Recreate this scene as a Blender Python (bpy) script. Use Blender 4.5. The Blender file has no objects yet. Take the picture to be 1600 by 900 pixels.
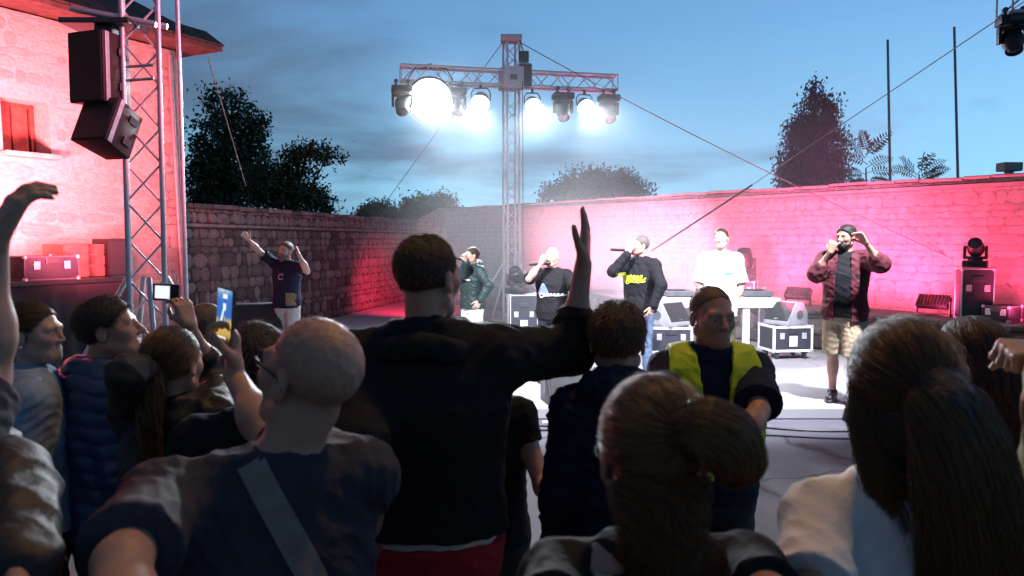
import bpy, bmesh, math, random
import numpy as np
from mathutils import Vector, Matrix, Quaternion
from mathutils.bvhtree import BVHTree
random.seed(7); rng = np.random.default_rng(11)
R = math.radians
sc = bpy.context.scene
C = sc.collection

# ------------------------------------------------------------------ camera
F = 1250.0; CAMZ = 1.85; PITCH = math.atan(75 / F)
cd = bpy.data.cameras.new('camera'); cam = bpy.data.objects.new('camera', cd); C.objects.link(cam)
cam.location = (0, 0, CAMZ); cam.rotation_euler = (math.pi / 2 - PITCH, 0, 0)
cd.sensor_width = 36; cd.lens = 36 * F / 1600; cd.clip_start = .05; cd.clip_end = 2000
cd.dof.use_dof = True; cd.dof.focus_distance = 9.0; cd.dof.aperture_fstop = 5.0
sc.camera = cam
sc.view_settings.view_transform = 'Standard'; sc.view_settings.look = 'None'
sc.view_settings.exposure = 0.0; sc.view_settings.gamma = 1.0
sc.cycles.use_denoising = True
sc.cycles.max_bounces = 6; sc.cycles.diffuse_bounces = 3; sc.cycles.volume_bounces = 0
sc.cycles.sample_clamp_indirect = 4.0
sc.cycles.volume_step_rate = 4.0; sc.cycles.volume_max_steps = 96

_fw = Vector((0, math.cos(PITCH), -math.sin(PITCH))); _up = Vector((0, math.sin(PITCH), math.cos(PITCH)))
def ray(px, py):
    return (_fw + Vector((1, 0, 0)) * ((px - 800) / F) + _up * ((450 - py) / F))
def at(px, py, d):
    v = ray(px, py); return Vector((0, 0, CAMZ)) + v * (d / v.y)

# ------------------------------------------------------------------ sky
def world():
    w = bpy.data.worlds.new('World'); sc.world = w; w.use_nodes = True
    nt = w.node_tree; N = nt.nodes; L = nt.links; N.clear()
    out = N.new('ShaderNodeOutputWorld'); bg = N.new('ShaderNodeBackground')
    tc = N.new('ShaderNodeTexCoord'); sep = N.new('ShaderNodeSeparateXYZ')
    L.new(tc.outputs['Generated'], sep.inputs[0])
    ramp = N.new('ShaderNodeValToRGB'); e = ramp.color_ramp.elements
    e[0].position = 0.0; e[0].color = (.25, .52, .68, 1)
    e[1].position = 1.0; e[1].color = (.030, .068, .15, 1)
    for p, c in ((.10, (.205, .45, .67, 1)), (.25, (.13, .30, .54, 1)), (.5, (.065, .155, .31, 1))):
        q = e.new(p); q.color = c
    L.new(sep.outputs['Z'], ramp.inputs[0])
    # dusk glow stronger towards +x : brightness over azimuth
    mr = N.new('ShaderNodeMapRange'); mr.inputs[1].default_value = -.45; mr.inputs[2].default_value = 1.0
    mr.inputs[3].default_value = .24; mr.inputs[4].default_value = 1.12
    dg = N.new('ShaderNodeVectorMath'); dg.operation = 'DOT_PRODUCT'; dg.inputs[1].default_value = (.78, .62, 0)
    L.new(tc.outputs['Generated'], dg.inputs[0]); L.new(dg.outputs['Value'], mr.inputs[0])
    mul = N.new('ShaderNodeMix'); mul.data_type = 'RGBA'; mul.blend_type = 'MULTIPLY'; mul.inputs[0].default_value = 1
    L.new(ramp.outputs[0], mul.inputs[6]); L.new(mr.outputs[0], mul.inputs[7])
    # clouds : sheet projected on a flat layer above
    dv = N.new('ShaderNodeVectorMath'); dv.operation = 'DIVIDE'
    ad = N.new('ShaderNodeMath'); ad.operation = 'ADD'; ad.inputs[1].default_value = .22
    L.new(sep.outputs['Z'], ad.inputs[0])
    cb = N.new('ShaderNodeCombineXYZ')
    L.new(ad.outputs[0], cb.inputs[0]); L.new(ad.outputs[0], cb.inputs[1]); cb.inputs[2].default_value = 1
    L.new(tc.outputs['Generated'], dv.inputs[0]); L.new(cb.outputs[0], dv.inputs[1])
    mp = N.new('ShaderNodeMapping'); mp.inputs['Scale'].default_value = (1.0, 1.2, 1.4); mp.inputs['Location'].default_value = (3.3, 1.2, 0)
    mp.inputs['Rotation'].default_value = (0, 0, R(-12))
    L.new(dv.outputs[0], mp.inputs[0])
    nz = N.new('ShaderNodeTexNoise'); nz.inputs['Scale'].default_value = 1.15; nz.inputs['Detail'].default_value = 7; nz.inputs['Roughness'].default_value = .52
    nz.inputs['Distortion'].default_value = .35
    L.new(mp.outputs[0], nz.inputs[0])
    mk = N.new('ShaderNodeMapRange'); mk.inputs[1].default_value = .20; mk.inputs[2].default_value = -.42; mk.inputs[3].default_value = -.16; mk.inputs[4].default_value = .10
    L.new(sep.outputs['X'], mk.inputs[0])
    a2 = N.new('ShaderNodeMath'); a2.operation = 'ADD'; L.new(nz.outputs[0], a2.inputs[0]); L.new(mk.outputs[0], a2.inputs[1])
    cr = N.new('ShaderNodeMapRange'); cr.interpolation_type = 'SMOOTHSTEP'; cr.inputs[1].default_value = .36; cr.inputs[2].default_value = .66; cr.inputs[4].default_value = .78
    L.new(a2.outputs[0], cr.inputs[0])
    cl = N.new('ShaderNodeMix'); cl.data_type = 'RGBA'; cl.inputs[7].default_value = (.062, .090, .15, 1)
    L.new(cr.outputs[0], cl.inputs[0]); L.new(mul.outputs[2], cl.inputs[6])
    # a thin warm-grey rim on the clouds
    L.new(cl.outputs[2], bg.inputs[0]); bg.inputs[1].default_value = 1.5
    L.new(bg.outputs[0], out.inputs[0])
world()

# ------------------------------------------------------------------ sun (already set: only a trace of skylight left) and stage lighting
sd = bpy.data.lights.new('sun', 'SUN'); sd.energy = .02; sd.angle = R(20); sd.color = (.6, .75, 1)
so = bpy.data.objects.new('sun', sd); C.objects.link(so); so.rotation_euler = (R(70), 0, R(120))
def aim(o, tgt):
    o.rotation_euler = (Vector(tgt) - o.location).to_track_quat('-Z', 'Y').to_euler()
def spot(name, loc, tgt, power, col, size, blend=.6, rad=.08):
    l = bpy.data.lights.new(name, 'SPOT'); l.energy = power; l.color = col; l.spot_size = R(size); l.spot_blend = blend; l.shadow_soft_size = rad
    o = bpy.data.objects.new(name, l); C.objects.link(o); o.location = loc; aim(o, tgt); return o
# ------------------------------------------------------------------ materials
MATS = {}
def mat(name, col, rough=.6, var=.12, scale=8, bump=.15, bscale=60, metal=0, spec=.4, emit=None, es=1, rand=0, col2=None, sheen=0):
    if name in MATS: return MATS[name]
    m = bpy.data.materials.new(name); m.use_nodes = True; nt = m.node_tree; N = nt.nodes; L = nt.links
    b = N['Principled BSDF']; b.inputs['Roughness'].default_value = rough; b.inputs['Metallic'].default_value = metal
    b.inputs['Specular IOR Level'].default_value = spec
    if sheen: b.inputs['Sheen Weight'].default_value = sheen
    tc = N.new('ShaderNodeTexCoord'); nz = N.new('ShaderNodeTexNoise'); nz.inputs['Scale'].default_value = scale; nz.inputs['Detail'].default_value = 6
    L.new(tc.outputs['Object'], nz.inputs[0])
    mx = N.new('ShaderNodeMix'); mx.data_type = 'RGBA'
    c2 = col2 or tuple(max(0, c * (1 - 2.2 * var)) for c in col)
    mx.inputs[6].default_value = (*c2, 1); mx.inputs[7].default_value = (*col, 1)
    mr = N.new('ShaderNodeMapRange'); mr.inputs[1].default_value = .35; mr.inputs[2].default_value = .65
    L.new(nz.outputs[0], mr.inputs[0]); L.new(mr.outputs[0], mx.inputs[0])
    co = mx.outputs[2]
    if rand:
        oi = N.new('ShaderNodeObjectInfo'); hs = N.new('ShaderNodeHueSaturation')
        r2 = N.new('ShaderNodeMapRange'); r2.inputs[3].default_value = 1 - rand; r2.inputs[4].default_value = 1 + rand
        L.new(oi.outputs['Random'], r2.inputs[0]); L.new(r2.outputs[0], hs.inputs['Value']); L.new(co, hs.inputs['Color']); co = hs.outputs[0]
    L.new(co, b.inputs['Base Color'])
    if bump:
        n2 = N.new('ShaderNodeTexNoise'); n2.inputs['Scale'].default_value = bscale; n2.inputs['Detail'].default_value = 4
        L.new(tc.outputs['Object'], n2.inputs[0])
        bp = N.new('ShaderNodeBump'); bp.inputs['Strength'].default_value = bump; bp.inputs['Distance'].default_value = .01
        L.new(n2.outputs[0], bp.inputs['Height']); L.new(bp.outputs[0], b.inputs['Normal'])
    if emit:
        b.inputs['Emission Color'].default_value = (*emit, 1); b.inputs['Emission Strength'].default_value = es
    MATS[name] = m; return m
def hairmat(name, col, tip=None, rough=.42):
    m = bpy.data.materials.new(name); m.use_nodes = True; nt = m.node_tree; N = nt.nodes; L = nt.links
    b = N['Principled BSDF']; b.inputs['Roughness'].default_value = rough; b.inputs['Specular IOR Level'].default_value = .5
    hi = N.new('ShaderNodeHairInfo'); mx = N.new('ShaderNodeMix'); mx.data_type = 'RGBA'
    mx.inputs[6].default_value = (*[c * .55 for c in col], 1); mx.inputs[7].default_value = (*(tip or [c * 1.6 for c in col]), 1)
    L.new(hi.outputs['Random'], mx.inputs[0]); L.new(mx.outputs[2], b.inputs['Base Color'])
    MATS[name] = m; return m

def skinmat(name, col, rough=.45):
    m = mat(name, col, rough, .07, 9, .22, 260); nt = m.node_tree; N = nt.nodes; L = nt.links; b = N['Principled BSDF']; lk = b.inputs['Base Color'].links[0]; src = lk.from_socket
    tc = N.new('ShaderNodeTexCoord'); n = N.new('ShaderNodeTexNoise'); n.inputs['Scale'].default_value = 55; n.inputs['Detail'].default_value = 5; L.new(tc.outputs['Object'], n.inputs[0]); mr = N.new('ShaderNodeMapRange'); mr.inputs[1].default_value = .35; mr.inputs[2].default_value = .7; L.new(n.outputs[0], mr.inputs[0])
    mx = N.new('ShaderNodeMix'); mx.data_type = 'RGBA'; mx.inputs[7].default_value = (col[0] * .82, col[1] * .62, col[2] * .58, 1); L.new(src, mx.inputs[6]); ml = N.new('ShaderNodeMath'); ml.operation = 'MULTIPLY'; ml.inputs[1].default_value = .55; L.new(mr.outputs[0], ml.inputs[0]); L.new(ml.outputs[0], mx.inputs[0]); L.new(mx.outputs[2], b.inputs['Base Color'])
    b.inputs['Subsurface Weight'].default_value = .12; b.inputs['Subsurface Radius'].default_value = (.012, .005, .003); b.inputs['Subsurface Scale'].default_value = .5; return m
SKIN = skinmat('skin', (.46, .27, .19))
SKIN2 = skinmat('skin_tan', (.40, .225, .155))
SKINP = skinmat('skin_pale', (.58, .37, .29))
BLACK = mat('black_cloth', (.013, .013, .016), .85, .06, 5, .25, 90, spec=.2)
NAVY = mat('navy_cloth', (.012, .016, .038), .85, .06, 5, .25, 90, spec=.2)
CHAR = mat('charcoal_cloth', (.05, .048, .062), .85, .15, 5, .25, 120, spec=.2)
LEATHER = mat('black_leather', (.014, .012, .012), .62, .2, 8, .35, 40, spec=.5)
WHITECL = mat('white_cloth', (.74, .74, .72), .85, .05, 5, .25, 110)
GREYWHITE = mat('grey_white_cloth', (.45, .44, .42), .85, .1, 6, .25, 90)
TEAL = mat('dark_green_shell', (.02, .042, .042), .6, .15, 6, .2, 60)
DENIM = mat('denim_blue', (.26, .36, .50), .85, .14, 12, .3, 200)
JEANS = mat('jeans_blue', (.10, .15, .24), .85, .2, 8, .3, 160)
DJEANS = mat('dark_jeans', (.02, .024, .035), .85, .2, 8, .3, 160)
BLUEP = mat('blue_nylon', (.014, .045, .125), .45, .1, 6, .2, 50, spec=.5)
HIVIS = mat('hi_vis_yellow', (.40, .56, .012), .6, .05, 6, .25, 70, emit=None)
MAROON = mat('maroon_cloth', (.10, .012, .022), .8, .15, 6, .25, 90)
KHAKI = mat('khaki_cloth', (.40, .33, .21), .85, .1, 6, .25, 90)
CAMO = mat('camouflage_cloth', (.075, .085, .04), .85, .3, 16, .25, 90, col2=(.02, .022, .015))
REDCL = mat('red_cloth', (.42, .02, .025), .8, .1, 6, .25, 90)
SHOE = mat('shoe_black', (.02, .02, .022), .5, .1, 10, .1, 60)
HBLK = mat('hair_black', (.012, .009, .008), .5, .2, 60, .5, 220)
HBRN = mat('hair_brown', (.035, .019, .011), .5, .2, 60, .5, 220)
HRED = mat('hair_auburn', (.04, .013, .010), .5, .2, 60, .5, 220)
HGRY = mat('hair_grey', (.14, .12, .11), .55, .2, 60, .5, 220)
STUB = mat('stubble', (.13, .078, .052), .6, .15, 40, .2, 220)
S_BLK = hairmat('strand_black', (.016, .012, .010)); S_BRN = hairmat('strand_brown', (.085, .040, .016), (.19, .085, .025), rough=.38)
S_LBR = hairmat('strand_light_brown', (.13, .066, .026), (.27, .135, .045), rough=.38); S_RED = hairmat('strand_auburn', (.05, .017, .012))
S_GRY = hairmat('strand_grey', (.13, .11, .10))
METAL = mat('aluminium', (.62, .62, .64), .42, .08, 20, .08, 80, metal=.55)
DMETAL = mat('dark_metal', (.10, .10, .11), .4, .1, 20, .05, 80, metal=.8)
PLAS = mat('black_plastic', (.016, .016, .019), .45, .15, 10, .15, 120)
PLASG = mat('grey_plastic', (.10, .10, .115), .5, .12, 10, .15, 120)
GRILLE = mat('speaker_grille', (.028, .028, .032), .55, .25, 150, .6, 260)
CASEP = mat('case_panel', (.032, .035, .05), .5, .12, 9, .12, 50)
CASEW = mat('white_frame', (.72, .72, .74), .45, .08, 8, .1, 60)
LABELW = mat('paper_label', (.75, .75, .75), .6, .05, 20, 0)
ROPE = mat('steel_wire', (.25, .25, .28), .4, .1, 10, 0, metal=.6)
STRAPW = mat('white_strap', (.6, .6, .6), .6, .1, 10, .2, 100)
CABLE = mat('cable_rubber', (.015, .015, .018), .5, .1, 10, .1, 80)
LENS = mat('lens_glass', (.02, .02, .03), .08, 0, 5, 0, spec=.8)
GOLD = mat('gold_metal', (.8, .6, .3), .25, 0, 5, 0, metal=1)
SILV = mat('silver_metal', (.8, .8, .8), .2, 0, 5, 0, metal=1)
EYEW = mat('eye_white', (.42, .40, .38), .3, 0, 5, 0)
EYED = mat('eye_dark', (.02, .015, .01), .2, 0, 5, 0)
LIPM = mat('yellow_print', (.55, .60, .05), .7, .1, 20, 0)
WPRINT = mat('white_print', (.75, .73, .68), .7, .1, 20, 0)
BPRINT = mat('blue_print', (.16, .22, .42), .7, .1, 20, 0)
TPRINT = mat('tan_print', (.32, .21, .10), .7, .25, 90, 0)
GPRINT = mat('green_print', (.10, .24, .20), .7, .1, 20, 0)
BELT = mat('grey_webbing', (.24, .20, .17), .8, .1, 30, .3, 300)

# ------------------------------------------------------------------ object helpers
ORG = {}
def tag(o, label=None, cat=None, group=None, kind=None):
    if label: o['label'] = label
    if cat: o['category'] = cat
    if group: o['group'] = group
    if kind: o['kind'] = kind
    return o
def root(name, loc, label, cat, group=None):
    o = bpy.data.objects.new(name, None); C.objects.link(o); o.location = loc; o.empty_display_size = .1
    ORG[o.name] = Vector(loc); return tag(o, label, cat, group)
def link(name, me, parent=None, org=None):
    """me holds world coordinates (org None) ; vertices are moved to the parent's origin"""
    o = bpy.data.objects.new(name, me); C.objects.link(o)
    if parent is not None:
        g = ORG[parent.name]; me.transform(Matrix.Translation(-g)); o.parent = parent; ORG[o.name] = g
    elif org is not None:
        g = Vector(org); me.transform(Matrix.Translation(-g)); o.location = g; ORG[o.name] = g
    else: ORG[o.name] = Vector((0, 0, 0))
    return o
def npmesh(name, V, Fq, m, smooth=True):
    me = bpy.data.meshes.new(name); V = np.asarray(V, np.float32); Fq = np.asarray(Fq, np.int32); k = Fq.shape[1]
    me.vertices.add(len(V)); me.vertices.foreach_set('co', V.ravel())
    me.loops.add(Fq.size); me.loops.foreach_set('vertex_index', Fq.ravel())
    me.polygons.add(len(Fq)); me.polygons.foreach_set('loop_start', np.arange(0, Fq.size, k, dtype=np.int32))
    me.update(calc_edges=True); me.validate()
    me.polygons.foreach_set('use_smooth', np.full(len(me.polygons), smooth)); me.materials.append(m); return me

class MB:
    """hard-surface builder in world coordinates"""
    def __init__(s): s.bm = bmesh.new()
    def box(s, c, size, rot=None, bev=0.0):
        M = Matrix.Translation(Vector(c)) @ (rot.to_4x4() if rot else Matrix.Identity(4)) @ Matrix.Diagonal((*size, 1))
        g = bmesh.ops.create_cube(s.bm, size=1, matrix=M)
        if bev:
            es = list({e for v in g['verts'] for e in v.link_edges})
            bmesh.ops.bevel(s.bm, geom=es, offset=bev, segments=2, affect='EDGES', profile=.6)
        return s
    def prism(s, pts, ext, bev=0.0):
        """pts: polygon (world), ext: extrusion vector"""
        ext = Vector(ext); a = [s.bm.verts.new(p) for p in pts]; b = [s.bm.verts.new(Vector(p) + ext) for p in pts]; n = len(a)
        fs = [s.bm.faces.new(a), s.bm.faces.new(b[::-1])] + [s.bm.faces.new((a[i], b[i], b[(i + 1) % n], a[(i + 1) % n])) for i in range(n)]
        bmesh.ops.recalc_face_normals(s.bm, faces=fs)
        if bev:
            es = list({e for f in fs for e in f.edges}); bmesh.ops.bevel(s.bm, geom=es, offset=bev, segments=2, affect='EDGES', profile=.6)
        return s
    def tube(s, path, r, seg=8, caps=True, r2=None):
        path = [Vector(p) for p in path]; n = len(path); rings = []; up = None
        for i, p in enumerate(path):
            t = (path[min(i + 1, n - 1)] - path[max(i - 1, 0)]).normalized()
            if up is None: up = t.orthogonal().normalized()
            else: up = (up - t * up.dot(t)).normalized()
            w = t.cross(up); rr = r if r2 is None else r + (r2 - r) * i / (n - 1)
            rings.append([s.bm.verts.new(p + (up * math.cos(a) + w * math.sin(a)) * rr) for a in [2 * math.pi * k / seg for k in range(seg)]])
        for a, b in zip(rings, rings[1:]):
            for k in range(seg): s.bm.faces.new((a[k], a[(k + 1) % seg], b[(k + 1) % seg], b[k]))
        if caps: s.bm.faces.new(rings[0][::-1]); s.bm.faces.new(rings[-1])
        return s
    def lathe(s, c, axis, prof, seg=20):
        """prof: list (r, h) along axis from c"""
        axis = Vector(axis).normalized(); u = axis.orthogonal().normalized(); w = axis.cross(u); c = Vector(c); rings = []
        for r, h in prof:
            rings.append([s.bm.verts.new(c + axis * h + (u * math.cos(a) + w * math.sin(a)) * max(r, 1e-4)) for a in [2 * math.pi * k / seg for k in range(seg)]])
        fs = []
        for a, b in zip(rings, rings[1:]):
            for k in range(seg): fs.append(s.bm.faces.new((a[k], a[(k + 1) % seg], b[(k + 1) % seg], b[k])))
        fs.append(s.bm.faces.new(rings[0][::-1])); fs.append(s.bm.faces.new(rings[-1]))
        return s
    def build(s, name, m, parent=None, org=None, smooth=False):
        bmesh.ops.recalc_face_normals(s.bm, faces=s.bm.faces)
        me = bpy.data.meshes.new(name); s.bm.to_mesh(me); s.bm.free(); me.materials.append(m)
        if smooth:
            for p in me.polygons: p.use_smooth = True
            me.set_sharp_from_angle(angle=R(40))
        return link(name, me, parent, org)
_rod = {}
def rod(name, a, b, r, m, parent):
    a = Vector(a); b = Vector(b); key = m.name
    if key not in _rod:
        bm = bmesh.new(); bmesh.ops.create_cone(bm, cap_ends=True, segments=8, radius1=1, radius2=1, depth=1)
        me = bpy.data.meshes.new('rod'); bm.to_mesh(me); bm.free(); me.materials.append(m)
        for p in me.polygons: p.use_smooth = len(p.vertices) == 4
        _rod[key] = me
    o = bpy.data.objects.new(name, _rod[key]); C.objects.link(o); d = b - a
    o.rotation_mode = 'QUATERNION'; o.rotation_quaternion = d.to_track_quat('Z', 'Y'); o.scale = (r, r, d.length)
    o.location = (a + b) / 2 - ORG[parent.name]; o.parent = parent; return o
# ------------------------------------------------------------------ distance-field sculpting for bodies, clothes and hair
def V3(*a): return np.array(a, np.float64)
def nrm(v): v = np.asarray(v, float); return v / (np.linalg.norm(v) + 1e-9)
class Shape:
    def __init__(s): s.ops = []
    def cone(s, a, b, ra, rb, k=.02, neg=False):
        a = np.asarray(a, float); b = np.asarray(b, float); m = max(ra, rb)
        def f(X, Y, Z):
            ba = b - a; L2 = ba @ ba + 1e-12
            h = np.clip(((X - a[0]) * ba[0] + (Y - a[1]) * ba[1] + (Z - a[2]) * ba[2]) / L2, 0, 1)
            return np.sqrt((X - a[0] - ba[0] * h) ** 2 + (Y - a[1] - ba[1] * h) ** 2 + (Z - a[2] - ba[2] * h) ** 2) - (ra + (rb - ra) * h)
        s.ops.append((f, np.minimum(a, b) - m, np.maximum(a, b) + m, k, neg)); return s
    def ell(s, c, r, M=None, k=.02, neg=False):
        c = np.asarray(c, float); r = np.asarray(r, float); M = np.eye(3) if M is None else M; mx = r.max()
        e = np.sqrt(((M * r[None, :]) ** 2).sum(1))
        def f(X, Y, Z):
            x, y, z = X - c[0], Y - c[1], Z - c[2]
            lx = M[0, 0] * x + M[1, 0] * y + M[2, 0] * z; ly = M[0, 1] * x + M[1, 1] * y + M[2, 1] * z; lz = M[0, 2] * x + M[1, 2] * y + M[2, 2] * z
            k0 = np.sqrt((lx / r[0]) ** 2 + (ly / r[1]) ** 2 + (lz / r[2]) ** 2); k1 = np.sqrt((lx / r[0] ** 2) ** 2 + (ly / r[1] ** 2) ** 2 + (lz / r[2] ** 2) ** 2) + 1e-9
            return k0 * (k0 - 1) / k1
        s.ops.append((f, c - e, c + e, k, neg)); return s
    def loft(s, prof, o, M, p=2.4, k=.02, neg=False):
        """prof rows (z, cx, cy, rx, ry) in the local frame M at o"""
        P = np.array(prof, float); mr = max(P[:, 3].max(), P[:, 4].max()) + .05; o = np.asarray(o, float)
        lo = o + V3(-mr, -mr, P[0, 0] - .02); hi = o + V3(mr, mr, P[-1, 0] + .02); zs = P[:, 0]
        def f(X, Y, Z):
            x, y = X - o[0], Y - o[1]; z = Z - o[2] + 0 * x + 0 * y
            lx = M[0, 0] * x + M[1, 0] * y; ly = M[0, 1] * x + M[1, 1] * y
            zc = np.clip(z, zs[0], zs[-1]); g = [np.interp(zc[0, 0, :], zs, P[:, i]) for i in (1, 2, 3, 4)]
            q = (np.abs((lx - g[0]) / g[2]) ** p + np.abs((ly - g[1]) / g[3]) ** p) ** (1 / p)
            d = (q - 1) * np.minimum(g[2], g[3]); dz = np.maximum(zs[0] - z, z - zs[-1])
            return np.maximum(d, dz)
        s.ops.append((f, lo, hi, k, neg)); return s
    def plane(s, pt, n, k=.004):
        """removes the side n points to"""
        pt = np.asarray(pt, float); n = nrm(n)
        s.ops.append((lambda X, Y, Z: (X - pt[0]) * n[0] + (Y - pt[1]) * n[1] + (Z - pt[2]) * n[2], None, None, k, 'plane')); return s
    def field(s, fn, k=.004):
        s.ops.append((fn, None, None, k, 'plane')); return s
    def bounds(s):
        lo = np.min([o[1] for o in s.ops if o[1] is not None and o[4] is not True], 0); hi = np.max([o[2] for o in s.ops if o[2] is not None and o[4] is not True], 0); return lo, hi
    def mesh(s, vox, wr=None):
        lo, hi = s.bounds(); lo = lo - 3 * vox; hi = hi + 3 * vox
        n = np.ceil((hi - lo) / vox).astype(int) + 1; f = np.full(n, .5, np.float32)
        ax = [(lo[i] + vox * np.arange(n[i])).astype(np.float32) for i in range(3)]
        for fn, a, b, k, neg in s.ops:
            if a is None: i0 = np.zeros(3, int); i1 = n
            else:
                m = k + 3 * vox; i0 = np.clip(np.floor((a - m - lo) / vox).astype(int), 0, n); i1 = np.clip(np.ceil((b + m - lo) / vox).astype(int) + 1, 0, n)
            if (i1 <= i0).any(): continue
            sl = tuple(slice(i0[i], i1[i]) for i in range(3))
            d = fn(ax[0][sl[0]][:, None, None], ax[1][sl[1]][None, :, None], ax[2][sl[2]][None, None, :]).astype(np.float32); o = f[sl]
            if neg is False:
                h = np.maximum(k - np.abs(o - d), 0) / max(k, 1e-6); f[sl] = np.minimum(o, d) - h * h * k * .25
            else:
                if neg is True: d = -d
                h = np.maximum(k - np.abs(o - d), 0) / max(k, 1e-6); f[sl] = np.maximum(o, d) + h * h * k * .25
        V, Q = nets(f, lo, vox)
        if wr is not None and len(V):
            N = vnormals(V, Q); V = V + N * wr(V)[:, None]
        return V, Q
def vnormals(V, Q):
    n = np.cross(V[Q[:, 2]] - V[Q[:, 0]], V[Q[:, 3]] - V[Q[:, 1]]); N = np.zeros_like(V)
    for i in range(4): np.add.at(N, Q[:, i], n)
    return N / (np.linalg.norm(N, axis=1)[:, None] + 1e-12)
def nets(f, lo, v):
    s = f < 0; c = np.zeros(tuple(d - 1 for d in f.shape), np.uint8)
    for i in (0, 1):
        for j in (0, 1):
            for k in (0, 1): c += s[i:f.shape[0] - 1 + i, j:f.shape[1] - 1 + j, k:f.shape[2] - 1 + k]
    act = (c > 0) & (c < 8); ci = np.argwhere(act); idx = np.full(c.shape, -1, np.int32); idx[act] = np.arange(len(ci))
    cor = np.array([(i, j, k) for i in (0, 1) for j in (0, 1) for k in (0, 1)]); fc = [f[ci[:, 0] + o[0], ci[:, 1] + o[1], ci[:, 2] + o[2]] for o in cor]
    pos = np.zeros((len(ci), 3)); w = np.zeros(len(ci))
    for a in range(8):
        for b in range(a + 1, 8):
            if np.abs(cor[a] - cor[b]).sum() != 1: continue
            m = (fc[a] < 0) != (fc[b] < 0); t = fc[a] / np.where(m, fc[a] - fc[b], 1)
            pos += np.where(m[:, None], cor[a] + t[:, None] * (cor[b] - cor[a]), 0); w += m
    V = lo + v * (ci + pos / w[:, None]); Q = []
    for ax in range(3):
        sa = np.take(s, range(s.shape[ax] - 1), ax); sb = np.take(s, range(1, s.shape[ax]), ax)
        e = np.argwhere(sa != sb); u, t = [(1, 2), (2, 0), (0, 1)][ax]
        e = e[(e[:, u] > 0) & (e[:, t] > 0) & (e[:, u] < c.shape[u]) & (e[:, t] < c.shape[t])]
        if not len(e): continue
        du = np.zeros(3, int); du[u] = 1; dt = np.zeros(3, int); dt[t] = 1
        g = lambda q: idx[q[:, 0], q[:, 1], q[:, 2]]
        q = np.stack([g(e - du - dt), g(e - dt), g(e), g(e - du)], 1); fl = ~sa[e[:, 0], e[:, 1], e[:, 2]]
        q[fl] = q[fl][:, ::-1]; Q.append(q)
    return V, np.concatenate(Q) if Q else np.zeros((0, 4), int)
def wrinkles(seed, amp=.006, base=.0, z0=0, L=.11):
    g = np.random.default_rng(abs(int(seed))); ks = []
    for i in range(7):
        d = nrm(g.normal(size=3) * V3(.7, .7, 1.0)); ks.append((d * 2 * math.pi / (L * g.uniform(.6, 1.8)), g.uniform(0, 6), g.uniform(.5, 1)))
    def w(P):
        wp = P + .035 * np.stack([np.sin(P[:, 2] * 17 + seed), np.sin(P[:, 0] * 19 + P[:, 2] * 7), np.sin(P[:, 1] * 21 + P[:, 0] * 11 + seed)], 1); t = 0
        for k, ph, a in ks: t = t + a * (.55 - np.abs(np.sin(wp @ k + ph)))
        return amp * t / 2.6 + base
    return w
def quilt(step, amp):
    def w(P):
        q = np.abs(np.sin(math.pi * (P[:, 2] + .006 * np.sin(P[:, 0] * 30)) / step)); return amp * (np.sqrt(q) - .6) + .004 * np.sin(P[:, 0] * 55 + P[:, 2] * 31)
    return w
def rotm(yaw=0, pitch=0, roll=0):
    """local facing -Y ; yaw about Z, pitch>0 looks up, roll tilts to the side"""
    a, b, c = R(yaw), R(pitch), R(roll)
    Z = np.array([[math.cos(a), -math.sin(a), 0], [math.sin(a), math.cos(a), 0], [0, 0, 1]])
    X = np.array([[1, 0, 0], [0, math.cos(-b), -math.sin(-b)], [0, math.sin(-b), math.cos(-b)]])
    Y = np.array([[math.cos(c), 0, math.sin(c)], [0, 1, 0], [-math.sin(c), 0, math.cos(c)]])
    return Z @ X @ Y
TORSO = [(.80, .12, .095), (.86, .165, .115), (.94, .178, .122), (1.06, .155, .108), (1.18, .162, .116), (1.30, .178, .122), (1.38, .185, .112), (1.45, .150, .085), (1.50, .075, .062)]
TORSOF = [(.80, .12, .10), (.86, .165, .12), (.93, .178, .125), (1.07, .132, .098), (1.18, .142, .105), (1.30, .158, .118), (1.38, .160, .102), (1.45, .130, .078), (1.50, .062, .055)]
CUR = {'open': (4, 8, 6), 'relaxed': (22, 30, 20), 'grip': (62, 72, 45), 'hold': (30, 55, 40), 'fist': (85, 95, 65)}
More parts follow.
